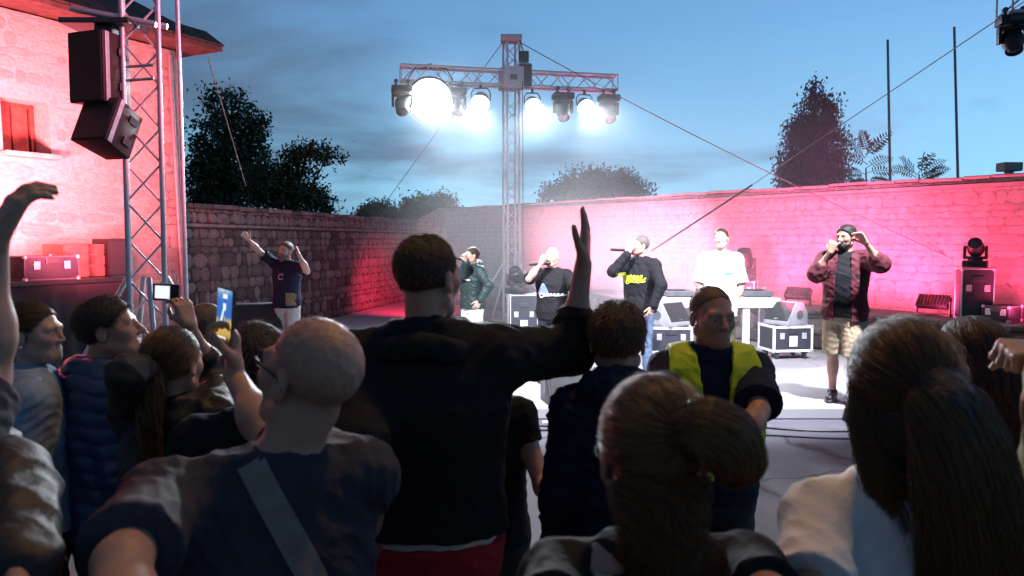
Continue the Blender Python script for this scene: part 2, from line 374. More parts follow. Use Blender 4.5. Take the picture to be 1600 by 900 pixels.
def hand(S, W, d, n, side, pose, s=1.0, sp=1.0):
    d = nrm(d); n = nrm(np.asarray(n) - d * np.dot(n, d)); u = np.cross(d, n) * (1 if side == 'R' else -1); k = .006
    tip = []
    for i, (o, ln) in enumerate(zip((.031, .0105, -.0105, -.030), (.072, .080, .074, .058))):
        o *= s * sp; b = W + d * .088 * s + u * o
        S.cone(W + u * o * .55 + d * .004, b, .0165 * s, .0118 * s, k=.012)
        c = CUR[pose]; dd = nrm(d + u * o / s * (2.0 if pose == 'open' else .6)); ang = 0; p = b
        for j, fr in enumerate((.45, .31, .26)):
            ang += R(c[j] * (1 + .10 * (i - 1.5))); q = p + (dd * math.cos(ang) + n * math.sin(ang)) * ln * fr * s
            S.cone(p, q, (.0102 - .0011 * j) * s, (.0092 - .0012 * j) * s, k=.004); p = q
        tip.append(p)
    b = W + d * .022 * s + u * .026 * s; fold = pose in ('grip', 'fist', 'hold')
    d1 = nrm(d * .62 + u * (.55 if fold else .75) + n * (.55 if fold else .2)); q = b + d1 * .044 * s; S.cone(b, q, .0155 * s, .0115 * s, k=.014)
    d2 = nrm(d * .8 + u * (-.25 if fold else .35) + n * (.55 if fold else .25)); q2 = q + d2 * .034 * s; S.cone(q, q2, .0112 * s, .0098 * s, k=.004)
    q3 = q2 + nrm(d2 + d * .2 - u * (.3 if fold else 0)) * .026 * s; S.cone(q2, q3, .0098 * s, .0078 * s, k=.004)
    return W + d * .095 * s + n * .025 * s
def head_ops(S, c, M, h, fem=False, nose=1.0, jaw=1.0):
    T = lambda x, y, z: c + M @ (V3(x, y, z) * h)
    E = lambda p, r, k=.02, neg=False: S.ell(T(*p), V3(*r) * h, M, k, neg)
    K = lambda p, q, ra, rb, k=.02, neg=False: S.cone(T(*p), T(*q), ra * h, rb * h, k, neg)
    E((0, .014, .036), (.077, .098, .084)); E((0, -.034, -.030), (.060 * jaw, .062, .088), .03)
    E((0, -.064, -.098), (.028 * jaw, .026, .022), .03)
    for x in (-1, 1):
        K((x * .056 * jaw, .004, -.062), (x * .022, -.066, -.098), .017, .016, .03)
        E((x * .044, -.058, -.022), (.023, .026, .022), .03)
        E((x * .080, .012, -.012), (.0085, .020, .033), .008)
        S.ell(T(x * .090, .006, -.008), V3(.008, .010, .018) * h, M, .006, True)
    K((-.042, -.082, .017), (.042, -.082, .017), .0125, .0125, .02)
    for x in (-1, 1): E((x * .031, -.101, -.004), (.018, .016, .012), .014, True); E((x * .031, -.079, -.005), (.0142, .0135, .0120), .006)
    K((0, -.092, .010), (0, -.110 - .006 * nose, -.034), .0075, (.0098 if fem else .0118) * nose, .012)
    for x in (-1, 1): E((x * .0125, -.103, -.039), (.0085, .0105, .008), .008)
    K((-.021, -.089, -.066), (.021, -.089, -.066), .0062, .0062, .008); K((-.017, -.089, -.0775), (.017, -.089, -.0775), .0070, .0070, .008)
    K((-.022, -.0985, -.0715), (.022, -.0985, -.0715), .0022, .0022, .004, True)
def hairline(S, c, M, h, back=-.085, front=.072, ear=True):
    """keep the part of a cap behind the hairline"""
    p = c + M @ (V3(0, -.088, front) * h); q = c + M @ (V3(0, .075, back) * h); dv = nrm(q - p); lat = M @ V3(1, 0, 0); n = np.cross(dv, lat); n = nrm(n)
    if n @ (M @ V3(0, .1, .1)) > 0: n = -n
    S.plane(p, n, .012)
    if ear:
        for x in (-1, 1): S.ell(c + M @ (V3(x * .088, .004, -.012) * h), V3(.022, .028, .034) * h, M, .01, True)
def solve_px(P, L, px, py, far):
    """point at distance L from P seen at the pixel (px,py); bone lengths stay real"""
    o = V3(0, 0, CAMZ); r = nrm(np.array(ray(px, py))); oc = o - P; b = r @ oc; cc = oc @ oc - L * L; D = b * b - cc
    t = -b if D < 0 else (-b + math.sqrt(D) if far else -b - math.sqrt(D))
    return P + nrm(o + r * t - P) * L
def strands(name, P, rad, m, parent):
    n, k, _ = P.shape; hc = bpy.data.hair_curves.new(name); hc.add_curves([k] * n)
    g = np.array(ORG[parent.name]); hc.points.foreach_set('position', (P - g).astype(np.float32).ravel())
    tp = np.tile(np.linspace(1, .35, k) * rad, n).astype(np.float32)
    hc.points.foreach_set('radius', tp); hc.materials.append(m)
    o = bpy.data.objects.new(name, hc); C.objects.link(o); o.parent = parent; ORG[o.name] = ORG[parent.name]; return o
def slerp(a, b, t):
    d = np.clip((a * b).sum(-1, keepdims=True), -1, 1); w = np.clip(np.arccos(d), 1e-3, 2.75); o = np.sin((1 - t) * w) * a + np.sin(t * w) * b; return o / (np.linalg.norm(o, axis=-1, keepdims=True) + 1e-6)
SK_C = V3(0, .014, .036); SK_R = V3(.077, .098, .084)
def scalp_dirs(n, seed, front=.072, back=-.085, g=0.0):
    r = np.random.default_rng(seed); d = r.normal(size=(n * 4, 3)); d /= np.linalg.norm(d, axis=1)[:, None]; p = SK_C + d * (SK_R + g)
    dy, dz = .163, back - front; nn = nrm(V3(0, -dz, dy)); keep = ((p - V3(0, -.088, front)) @ nn > .0); ear = (np.abs(p[:, 0]) > .066) & (np.abs(p[:, 1]) < .024) & (p[:, 2] < .015)
    return d[keep & ~ear][:n]
def hair_short(c, M, h, parent, m, n=2600, L=.03, lift=.35, seed=1, rad=.0007, front=.072, back=-.085, crown=(0, .05, 1), base=.006):
    d = scalp_dirs(n, seed, front, back); r = np.random.default_rng(seed + 5); cr = nrm(crown); t = np.linspace(0, 1, 6)[None, :, None]
    fl = d - cr; fl = fl - d * (fl * d).sum(1, keepdims=True); fl = fl / (np.linalg.norm(fl, axis=1)[:, None] + .15) + r.normal(size=d.shape) * .25
    ln = (L * r.uniform(.6, 1.3, (len(d), 1, 1))); R0 = SK_R + base
    p0 = (SK_C + d * R0)[:, None, :]; P = p0 + fl[:, None, :] * ln * t * (1 - lift * .4) + d[:, None, :] * ln * lift * (t - .45 * t * t)
    P = (P * h) @ M.T + c; return strands('hair_strands', P, rad, m, parent)
def hair_pull(c, M, h, parent, m, tie, n=3500, seed=1, rad=.0006, lift=.010, front=.078, back=-.11, ends=None, name='hair_strands'):
    """strands combed over the skull to the tie point (head units)"""
    d = scalp_dirs(n, seed, front, back); r = np.random.default_rng(seed + 5); td = nrm(V3(*tie) - SK_C)[None, None, :]
    t = np.linspace(0, 1, 12)[None, :, None] ** .9; dirs = slerp(d[:, None, :], td + r.normal(size=(len(d), 1, 3)) * .09, t)
    off = lift * (.25 + r.uniform(0, 1, (len(d), 1, 1))) * (.5 + np.sin(t * math.pi * .9)) + .004
    off = off * np.where(r.uniform(0, 1, (len(d), 1, 1)) < .05, 1 + .9 * np.sin(t * math.pi), 1)
    wav = .0025 * np.sin(t * 14 + r.uniform(0, 6, (len(d), 1, 1))) * t
    P = SK_C + dirs * (SK_R + off + wav); P = P * (1 - t ** 5) + (P * .5 + V3(*tie) * .5) * t ** 5
    P = (P * h) @ M.T + c; return strands(name, P, rad, m, parent)
def hair_tail(path, radii, parent, m, n=2500, seed=2, rad=.0006, wave=.006, flat=.6, fray=1.15, lat=(1, 0, 0), name='tail_strands'):
    r = np.random.default_rng(seed); path = np.array(path, float); k = 22; tt = np.linspace(0, 1, k); s = np.linspace(0, 1, len(path))
    cen = np.stack([np.interp(tt, s, path[:, i]) for i in range(3)], 1)
    for _ in range(3): cen[1:-1] = .25 * cen[:-2] + .5 * cen[1:-1] + .25 * cen[2:]
    rr = np.interp(tt, s, radii); tan = np.gradient(cen, axis=0); tan /= np.linalg.norm(tan, axis=1)[:, None]
    la = np.zeros_like(tan); v = V3(*lat)
    for i in range(k): v = nrm(v - tan[i] * (v @ tan[i])); la[i] = v
    bi = np.cross(tan, la)
    a = r.uniform(0, 2 * math.pi, n); q = np.sqrt(r.uniform(.35, 1, n)) * r.uniform(.95, fray, n); x = (np.cos(a) * q)[:, None]; y = (np.sin(a) * q * flat)[:, None]
    ph = r.uniform(0, 6, (n, 1)); x = x + wave / np.maximum(rr, .03) * np.sin(tt * 16 + ph); y = y + wave / np.maximum(rr, .03) * np.cos(tt * 13 + ph)
    P = cen[None] + la[None] * (x * rr)[..., None] + bi[None] * (y * rr)[..., None]
    return strands(name, P, rad, m, parent)
# ------------------------------------------------------------------ people
def arm_points(sh, s, spec, M, side):
    """spec: ('px', elbow_px, elbow_far, wrist_px, wrist_far) or ('dir', upper, fore) in the person's own frame"""
    La, Lf = .295 * s, .262 * s
    if spec[0] == 'px':
        e = solve_px(sh, La, *spec[1], spec[2]); w = solve_px(e, Lf, *spec[3], spec[4])
    else:
        e = sh + M @ nrm(spec[1]) * La; w = e + M @ nrm(spec[2]) * Lf
    return e, w
DOWN = {'L': ('dir', (.16, .02, -1), (.05, -.25, -1)), 'R': ('dir', (-.16, .02, -1), (-.05, -.25, -1))}
def person(px, py, d, gz, yaw, label, head=(0, 0, 0), fem=False, w=1.0, belly=0.0, skin=SKIN, L=None, Rr=None, hl=('relaxed', None, None), hr=('relaxed', None, None),
           top=None, bottom=None, shoes=SHOE, vox=.0085, hair=None, face=False, beard=None, legs=(0, 0), nose=1.0, jaw=1.0, hs=1.0, group=None, hoff=(0, 0)):
    tp = at(px, py, d); H = tp.z - gz; s = H / 1.78; base = V3(tp.x, tp.y, gz)
    M = rotm(yaw); Mh = rotm(*head); h = hs * (s ** .5); P = lambda x, y, z: base + M @ (V3(x, y, z) * s)
    ob = root('person', tuple(base), label, 'person', group)
    prof = [(z * s, 0, 0, rx * s * w, (ry + belly * max(0, 1 - abs(z - 1.10) / .3)) * s * (.5 + .5 * w)) for z, rx, ry in [(a, b, c) for a, b, c in (TORSOF if fem else TORSO)]]
    shw = (.158 if fem else .182) * (.4 + .6 * w)
    arms = {}
    for sd, spec, sg in (('L', L, 1), ('R', Rr, -1)):
        spec = spec or DOWN[sd]; sh0 = P(sg * shw, 0, 1.425); e, wr = arm_points(sh0, s, spec, M, sd)
        up = nrm(e - sh0); sh = sh0 + V3(0, 0, .045 * s) * max(0, up[2] + .35)
        e, wr = arm_points(sh, s, spec, M, sd); arms[sd] = (sh, e, wr)
    hc = P(0, -.012, 0) * V3(1, 1, 0) + V3(hoff[0], hoff[1], tp.z - .122 * h); nb = P(0, .01, 1.46)
    if head[1]: hc = hc + Mh @ V3(0, -.03, 0) * (1 if head[1] > 8 else 0)
    lw = (.094, .052, .043, .030) if not fem else (.090, .050, .041, .028)
    # legs
    hips, knees, ank = {}, {}, {}
    for sd, sg, st in (('L', 1, legs[0]), ('R', -1, legs[1])):
        hips[sd] = P(sg * .088, 0, .90); knees[sd] = P(sg * .105, -.03 - st * .5, .49); ank[sd] = P(sg * .115, .02 - st, .085)
    S = Shape()
    S.loft(prof, base, M, k=.03)
    rs = .058 if not fem else .048; ra = (.052, .040, .034, .026) if not fem else (.043, .034, .028, .0215)
    for sd in 'LR':
        sh, e, wr = arms[sd]
        S.cone(P(0, .012, 1.455), sh, .052 * s, rs * s * .95, k=.05)
        S.cone(sh, e, ra[0] * s * (.6 + .4 * w), ra[1] * s, k=.05); S.cone(e, wr, ra[1] * s, ra[3] * s, k=.02); m = e + (wr - e) * .32; S.cone(m, m + (wr - e) * .05, ra[2] * s * 1.17, ra[2] * s * 1.1, k=.05)
        S.cone(hips[sd], knees[sd], lw[0] * s, lw[1] * s, k=.03); S.cone(knees[sd], ank[sd], lw[1] * s, lw[3] * 1.15 * s, k=.02)
        c = knees[sd] + (ank[sd] - knees[sd]) * .3; S.ell(c + M @ V3(0, .02, 0), V3(.050, .056, .12) * s, M, .04)
        S.ell(ank[sd] + M @ V3(0, -.06, -.045) * s, V3(.04, .12, .036) * s, M, .03)
    nk = .055 if not fem else .045
    S.cone(nb, hc + Mh @ (V3(0, .022, -.055) * h), nk * s * (.7 + .3 * w), nk * h * (.7 + .3 * w), k=.035)
    head_ops(S, hc, Mh, h, fem, nose, jaw)
    tips = {}
    for sd, (pose, dirv, nv), sg in (('L', hl, 1), ('R', hr, -1)):
        sh, e, wr = arms[sd]; fd = nrm(wr - e); dv = nrm(np.asarray(dirv, float)) if dirv is not None else nrm(fd)
        nn = np.asarray(nv, float) if nv is not None else M @ V3(-sg, .2, 0)
        tips[sd] = hand(S, wr, dv, nn, sd, pose, s * (1 if not fem else .9), 1.12)
    V, Q = S.mesh(vox); body = link('body', npmesh('body', V, Q, skin), ob)
    seed = int(px * 7 + py)
    # ---- upper clothing
    tops = {}
    if top:
        inf = top.get('inf', .014) * s; S = Shape(); hem = top.get('hem', .90) * s; ease = top.get('ease', .012) * s; p2 = []
        for z, cx, cy, rx, ry in prof:
            if z < hem - .03: continue
            ex = ease if z < 1.32 * s else 0; p2.append((z, cx, cy, rx + inf + ex, ry + inf + ex))
        zmin = min(p2, key=lambda q: q[0]); 
        if top.get('straight', True):
            cr = [q for q in p2 if q[0] < 1.26 * s]
            p2 = [(z, cx, cy, max(rx, .160 * s * w + inf + ease) if z < 1.26 * s else rx, max(ry, .108 * s + inf + ease) if z < 1.26 * s else ry) for z, cx, cy, rx, ry in p2]
        p2.insert(0, (hem, 0, 0, p2[0][3] + .004, p2[0][4] + .004)) if p2[0][0] > hem + .002 else None
        p2[-1] = (p2[-1][0] + (.012 + top.get('collar', 0)) * s, p2[-1][1], p2[-1][2], p2[-1][3] * .92, p2[-1][4] * .92)
        sl = top.get('sleeve', .75)
        if 0 < sl <= 1.0:
            for sd in 'LR':
                sh, e, wr = arms[sd]; en = sh + (e - sh) * sl; nd = nrm(e - sh); r0 = ra[0] * s * (.6 + .4 * w) + inf; r1 = ra[0] * s * .9 + inf + top.get('loose', .014)
                S.cone(sh, en + nd * .03, r0, r1, k=.02)
            for sd in 'LR':
                sh, e, wr = arms[sd]; en = sh + (e - sh) * sl; nd = nrm(e - sh); r1 = ra[0] * s + inf + top.get('loose', .014)
                def cutf(X, Y, Z, en=en, nd=nd, r1=r1):
                    a = (X - en[0]) * nd[0] + (Y - en[1]) * nd[1] + (Z - en[2]) * nd[2]; q = np.sqrt((X - en[0]) ** 2 + (Y - en[1]) ** 2 + (Z - en[2]) ** 2)
                    return np.minimum(a, (r1 + .06) - q)
                S.field(cutf)
        S.loft(p2, base, M, k=.02)
        for sd in 'LR':
            sh, e, wr = arms[sd]; shs = P(0, .012, 1.455)
            if sl == 0: continue
            S.cone(shs, sh, .054 * s + inf, rs * s + inf * .9, k=.05)
            if sl > 1.0:
                fl = sl - 1; en = e + (wr - e) * fl; r0 = ra[0] * s + inf + .004; r1 = ra[1] * s + inf + .006; r2 = ra[3] * s + inf + .004
                S.cone(sh, e, r0, r1, k=.04); S.cone(e, en, r1, r2 + (r1 - r2) * (1 - fl), k=.02)
        if top.get('hood'):
            for a0 in range(-8, 8):
                a, b = a0 * 16, (a0 + 1) * 16
                q = lambda t: P(.085 * math.sin(R(t)), .035 + .075 * math.cos(R(t)), 1.505 + .022 * math.cos(R(t)))
                th = lambda t: (.024 + .016 * (1 + math.cos(R(t)))) * s
                S.cone(q(a), q(b), th(a), th(b), k=.02)
        elif top.get('rib', True):
            for a0 in range(12):
                q = lambda t: P((.066 if fem else .076 * (.6 + .4 * w)) * math.cos(R(t)), .008 - (.062 + (top.get('vee', 0) if math.sin(R(t)) > .8 else 0)) * math.sin(R(t)), 1.497 - .016 * math.sin(R(t)) + top.get('collar', 0) * .6)
                S.cone(q(a0 * 30), q(a0 * 30 + 30), (.014 + top.get('collar', 0) * .3) * s, (.014 + top.get('collar', 0) * .3) * s, k=.02)
        S.plane(base + V3(0, 0, hem), (0, 0, -1), .006)
        if top.get('low'):   # low neckline at the back / front : everything above this height in the local y side
            zc = top['low'] * s; S.field(lambda X, Y, Z: Z - (base[2] + zc) + 0 * X + 0 * Y, .008)
        if top.get('open'):  # opened front (vest, shirt): narrow wedge cut away in front
            ow = top['open']; fx = M @ V3(1, 0, 0); fy = M @ V3(0, -1, 0)
            def of(X, Y, Z):
                a = np.abs((X - base[0]) * fx[0] + (Y - base[1]) * fx[1] + 0 * Z); fr = (X - base[0]) * fy[0] + (Y - base[1]) * fy[1] + 0 * Z
                t = np.clip((Z - base[2] - hem) / (1.5 * s - hem), 0, 1); wd = (ow[0] + (ow[1] - ow[0]) * t) * s
                return np.minimum(wd - a, fr - .0)
            S.field(of, .006)
        wr_ = top['wr'](seed) if top.get('wr') else wrinkles(seed, top.get('wamp', .006))
        V, Q = S.mesh(top.get('vox', vox), wr_)
        me = npmesh('shirt', V, Q, top['m']); o = link(top.get('name', 'shirt'), me, ob); tops['shirt'] = o
        if top.get('label'): o['label'] = top['label']
    if bottom:
        S = Shape(); inf = bottom.get('inf', .016) * s; bottom = dict(bottom); bottom.setdefault('waist', min(1.02, (top or {}).get('hem', 1.0) + .03)); kn = bottom.get('len', 2.0)
        p2 = [(z, cx, cy, rx + inf, ry + inf) for z, cx, cy, rx, ry in prof if z < (bottom.get('waist', 1.02) + .06) * s]
        S.loft(p2, base, M, k=.03)
        for sd in 'LR':
            a, b, c = hips[sd], knees[sd], ank[sd]
            if kn <= 1: S.cone(a, a + (b - a) * (kn + .10), (lw[0]) * s + inf, lw[0] * .86 * s + inf, k=.03)
            else: S.cone(a, b, lw[0] * s + inf, lw[1] * s + inf, k=.03); S.cone(b, c + (b - c) * .03, lw[1] * s + inf, lw[3] * s + inf + .018, k=.02)
        if kn <= 1: S.plane(base + V3(0, 0, (.90 + (.49 - .90) * kn) * s), (0, 0, -1))
        S.plane(base + V3(0, 0, bottom.get('waist', 1.02) * s), (0, 0, 1))
        V, Q = S.mesh(max(vox, .009), wrinkles(seed + 3, .007)); o = link(bottom.get('name', 'trousers'), npmesh('trousers', V, Q, bottom['m']), ob)
    if shoes:
        for sd in 'LR':
            S = Shape(); a = ank[sd] + M @ V3(0, -.065, -.05) * s
            S.ell(a + M @ V3(0, -.055, .012), V3(.048, .10, .042) * s, M, .02); S.ell(a + M @ V3(0, .06, .02), V3(.042, .062, .055) * s, M, .03)
            S.cone(ank[sd] + V3(0, 0, -.02), ank[sd], .047 * s, .047 * s, .03); S.plane(base + V3(0, 0, .0), (0, 0, -1))
            S.loft([(.0, 0, 0, .052 * s, .155 * s), (.026, 0, 0, .051 * s, .150 * s)], V3(a[0], a[1], gz) + M @ V3(0, -.01, 0), M, k=.004)
            V, Q = S.mesh(.009); link('shoe', npmesh('shoe', V, Q, shoes), ob)
    inf = dict(ob=ob, base=base, s=s, M=M, Mh=Mh, hc=hc, h=h, arms=arms, tips=tips, P=P, shirt=tops.get('shirt'), body=body, nb=nb, T=lambda x, y, z: hc + Mh @ (V3(x, y, z) * h))
    if face:
        T = inf['T']
        for x in (-1, 1):
            S = Shape(); S.ell(T(x * .031, -.0835, -.005), V3(.0098, .0095, .0048) * h, Mh, .002); V, Q = S.mesh(.0018); e = link('eye', npmesh('eye', V, Q, EYEW), ob)
            S = Shape(); S.ell(T(x * .031, -.0905, -.005), V3(.0050, .0030, .0046) * h, Mh, .002); V, Q = S.mesh(.0013); link('iris', npmesh('iris', V, Q, EYED), e)
            S = Shape(); S.cone(T(x * .014, -.0955, .016), T(x * .046, -.084, .019), .0042 * h, .0030 * h, .004); V, Q = S.mesh(.002); link('eyebrow', npmesh('eyebrow', V, Q, HBLK if hair and hair.get('m') in (HBLK, HBRN) else HGRY), ob)
    if beard:
        S = Shape(); T = inf['T']
        S.ell(T(0, -.052, -.088), V3(.056 * jaw, .058, .050) * h, Mh, .01); S.ell(T(0, -.062, -.118), V3(.036, .036, beard.get('len', .03)) * h, Mh, .02)
        for x in (-1, 1): S.cone(T(x * .062, -.01, -.03), T(x * .055, -.03, -.075), .012 * h, .016 * h, .02)
        S.cone(T(-.028, -.095, -.056), T(.028, -.095, -.056), .0075 * h, .0075 * h, .01)
        S.ell(T(0, -.108, -.073), V3(.020, .022, .009) * h, Mh, .004, True); S.plane(T(0, -.1, -.042), Mh @ V3(0, -.45, 1), .01)
        V, Q = S.mesh(.0045, wrinkles(3, .003, 0, 0, .03)); link('beard', npmesh('beard', V, Q, beard['m']), ob)
    if hair: hair_cap(inf, hair)
    return inf
def hair_cap(I, hair):
    c, M, h, ob = I['hc'], I['Mh'], I['h'], I['ob']; th = hair.get('th', .010); S = Shape()
    S.ell(c + M @ (SK_C * h), (SK_R + th) * h, M, .01); fr = hair.get('front', .072); bk = hair.get('back', -.085)
    if hair.get('bulk'): 
        for p, r in hair['bulk']: S.ell(I['T'](*p), V3(*r) * h, M, .02)
    hairline(S, c, M, h, bk, fr, hair.get('ear', True))
    for a in hair.get('extra', []): a(S)
    V, Q = S.mesh(hair.get('vox', .006), wrinkles(int(c[0] * 100), hair.get('wamp', .003), 0, 0, .03)); o = link('hair', npmesh('hair', V, Q, hair['m']), ob); I['hair'] = o
    if hair.get('short'): hair_short(c, M, h, o, hair['sm'], seed=hair.get('seed', 1), front=fr, back=bk, base=th * .6, **hair['short'])
def bvh(o):
    me = o.data; return BVHTree.FromPolygons([v.co[:] for v in me.vertices], [p.vertices[:] for p in me.polygons])
def decal(I, o, name, grid, dirv, m, parent=None, off=.003, thick=0):
    """lays a grid of world points (rows of points) on o along dirv"""
    t = bvh(o); g = np.array(ORG[o.name]); dirv = Vector(nrm(dirv)); V = []; ok = []
    for row in grid:
        for p in row:
            h = t.ray_cast(Vector(p) - Vector(g) - dirv * .6, dirv); ok.append(h[0] is not None)
            V.append((h[0] - dirv * off if h[0] is not None else Vector(p) - Vector(g)) + Vector(g))
    nr, nc = len(grid), len(grid[0]); Fq = [(i * nc + j, i * nc + j + 1, (i + 1) * nc + j + 1, (i + 1) * nc + j) for i in range(nr - 1) for j in range(nc - 1)]
    Fq = [f for f in Fq if all(ok[i] for i in f)]
    if not Fq: return None
    return link(name, npmesh(name, np.array(V), np.array(Fq), m), parent or o)
def text_decal(I, o, txt, c, ux, uz, width, dirv, m, name='lettering', slant=0):
    cu = bpy.data.curves.new('t', 'FONT'); cu.body = txt; cu.align_x = 'CENTER'; cu.shear = slant; cu.resolution_u = 3; cu.offset = .012
    to = bpy.data.objects.new('t', cu); C.objects.link(to); dg = bpy.context.evaluated_depsgraph_get(); me = bpy.data.meshes.new_from_object(to.evaluated_get(dg)); bpy.data.objects.remove(to)
    xs = [v.co.x for v in me.vertices]; sc_ = width / (max(xs) - min(xs)); t = bvh(o); g = Vector(ORG[o.name]); dirv = Vector(nrm(dirv)); c = Vector(c); ux = Vector(ux); uz = Vector(uz)
    for v in me.vertices:
        p = c + ux * v.co.x * sc_ + uz * v.co.y * sc_; hi = t.ray_cast(p - g - dirv * .6, dirv); v.co = (hi[0] + g - dirv * .004) if hi[0] is not None else p
    me.materials.clear(); me.materials.append(m); return link(name, me, o)

def scribble(I, c, w, h, m, seed, name='lettering', n=150, turns=7, wd=.011):
    """flat handwriting-like print laid on the front of the shirt"""
    X = I['M'] @ V3(1, 0, 0); g = np.random.default_rng(seed); c = np.asarray(c, float); t = np.linspace(0, 1, n); am = np.interp(t, np.linspace(0, 1, turns + 1), g.uniform(.25, .55, turns + 1)); am[:n // turns] = .9
    x = (t - .5) * w + .022 * np.sin(t * turns * 2 * math.pi + 1.2); y = h * am * np.sin(t * turns * 2 * math.pi) + .12 * h * (t - .5); p = c + np.outer(x, X) + np.outer(y, V3(0, 0, 1))
    tn = np.gradient(p, axis=0); tn /= np.linalg.norm(tn, axis=1)[:, None]; nn = np.cross(tn, I['M'] @ V3(0, 1, 0)); return decal(I, I['shirt'], name, [[p[i] + nn[i] * wd * q for q in (-.5, 0, .5)] for i in range(n)], I['M'] @ V3(0, 1, 0), m, off=.005)
# ------------------------------------------------------------------ setting: ground, stage slab, walls, building, trees
def groundmat(name, col, col2, crack, rough=.85):
    m = bpy.data.materials.new(name); m.use_nodes = True; nt = m.node_tree; N = nt.nodes; L = nt.links; b = N['Principled BSDF']; b.inputs['Roughness'].default_value = rough
    tc = N.new('ShaderNodeTexCoord'); n1 = N.new('ShaderNodeTexNoise'); n1.inputs['Scale'].default_value = 1.3; n1.inputs['Detail'].default_value = 8
    n2 = N.new('ShaderNodeTexNoise'); n2.inputs['Scale'].default_value = 90; n2.inputs['Detail'].default_value = 3
    vo = N.new('ShaderNodeTexVoronoi'); vo.feature = 'DISTANCE_TO_EDGE'; vo.inputs['Scale'].default_value = .55
    nd = N.new('ShaderNodeTexNoise'); nd.inputs['Scale'].default_value = 2.4; nd.inputs['Detail'].default_value = 5
    mxv = N.new('ShaderNodeMix'); mxv.data_type = 'VECTOR'; mxv.inputs[0].default_value = .22
    for n in (n1, n2, nd): L.new(tc.outputs['Object'], n.inputs[0])
    L.new(tc.outputs['Object'], mxv.inputs[4]); L.new(nd.outputs['Color'], mxv.inputs[5]); L.new(mxv.outputs[1], vo.inputs['Vector'])
    mr = N.new('ShaderNodeMapRange'); mr.inputs[1].default_value = 0; mr.inputs[2].default_value = .012; L.new(vo.outputs[0], mr.inputs[0])
    mx = N.new('ShaderNodeMix'); mx.data_type = 'RGBA'; mx.inputs[6].default_value = (*col2, 1); mx.inputs[7].default_value = (*col, 1)
    r1 = N.new('ShaderNodeMapRange'); r1.inputs[1].default_value = .3; r1.inputs[2].default_value = .7; L.new(n1.outputs[0], r1.inputs[0]); L.new(r1.outputs[0], mx.inputs[0])
    m2 = N.new('ShaderNodeMix'); m2.data_type = 'RGBA'; m2.blend_type = 'MULTIPLY'; m2.inputs[0].default_value = .35; L.new(mx.outputs[2], m2.inputs[6]); L.new(n2.outputs['Color'], m2.inputs[7])
    m3 = N.new('ShaderNodeMix'); m3.data_type = 'RGBA'; m3.blend_type = 'MULTIPLY'; m3.inputs[0].default_value = crack; L.new(m2.outputs[2], m3.inputs[6]); L.new(mr.outputs[0], m3.inputs[7])
    L.new(m3.outputs[2], b.inputs['Base Color'])
    bp = N.new('ShaderNodeBump'); bp.inputs['Strength'].default_value = .5; bp.inputs['Distance'].default_value = .006; L.new(n2.outputs[0], bp.inputs['Height']); L.new(bp.outputs[0], b.inputs['Normal'])
    return m
ASPH = groundmat('asphalt', (.125, .125, .155), (.08, .08, .10), .8); CONC = groundmat('stage_concrete', (.40, .40, .42), (.33, .33, .34), .3)
g = MB(); v = [g.bm.verts.new(p) for p in ((-600, -200, 0), (600, -200, 0), (600, 900, 0), (-600, 900, 0))]; g.bm.faces.new(v)
tag(g.build('ground', ASPH), kind='structure')
STZ = .12
g = MB(); g.prism([(-4.6, 8.16, .004), (9.3, 8.16, .004), (7.2, 11.1, .004), (-1.9, 23.8, .004), (-2.9, 23.9, .004), (-4.75, 13.0, .004)], (0, 0, STZ - .004), .012)
tag(g.build('stage_floor', CONC), kind='structure')

def stonemat(name, a, b, rand):
    return mat(name, a, .9, .1, 7, .35, 45, col2=b, rand=rand)
ST_B = stonemat('building_stone', (.46, .42, .36), (.34, .30, .26), .16); ST_L = stonemat('dark_rubble_stone', (.15, .125, .115), (.075, .065, .062), .6)
ST_R = stonemat('wall_stone', (.33, .29, .26), (.25, .22, .20), .16); MORT = mat('mortar', (.30, .265, .235), .95, .2, 20, .5, 60); MORTD = mat('dark_mortar', (.06, .052, .05), .95, .2, 20, .5, 60)
MORTB = mat('pale_mortar', (.48, .45, .40), .95, .1, 20, .5, 60)
ROOF = mat('roof_tile', (.035, .026, .026), .8, .2, 8, .5, 40); SOFF = mat('roof_soffit', (.10, .06, .05), .8, .2, 8, .3, 40)
def stone_set(m, n, seed):
    r = random.Random(seed); out = []
    for i in range(n):
        bm = bmesh.new(); j = lambda a: r.uniform(-a, a); pts = []
        # front outline of six to seven points, inset face
        k = r.choice((7, 8, 9)); ang = [2 * math.pi * (q + .5 + j(.18)) / k for q in range(k)]; ol = []
        for a in ang:
            c, s_ = math.cos(a), math.sin(a); q = (abs(c) ** 12 + abs(s_) ** 12) ** (-1 / 12); ol.append((c * q * .5 * (1 + j(.07)), s_ * q * .5 * (1 + j(.07))))
        A = [bm.verts.new((x, y, -.5)) for x, y in ol]; B = [bm.verts.new((x, y, .18 + j(.1))) for x, y in ol]; D = [bm.verts.new((x * .82 + j(.02), y * .80 + j(.02), .42 + j(.12))) for x, y in ol]
        for P_, Q_ in ((A, B), (B, D)):
            for t in range(k): bm.faces.new((P_[t], P_[(t + 1) % k], Q_[(t + 1) % k], Q_[t]))
        ce = bm.verts.new((j(.1), j(.1), .5 + j(.1)))
        for t in range(k): bm.faces.new((D[t], D[(t + 1) % k], ce))
        bmesh.ops.recalc_face_normals(bm, faces=bm.faces); me = bpy.data.meshes.new('stone'); bm.to_mesh(me); bm.free(); me.materials.append(m); out.append(me)
    return out
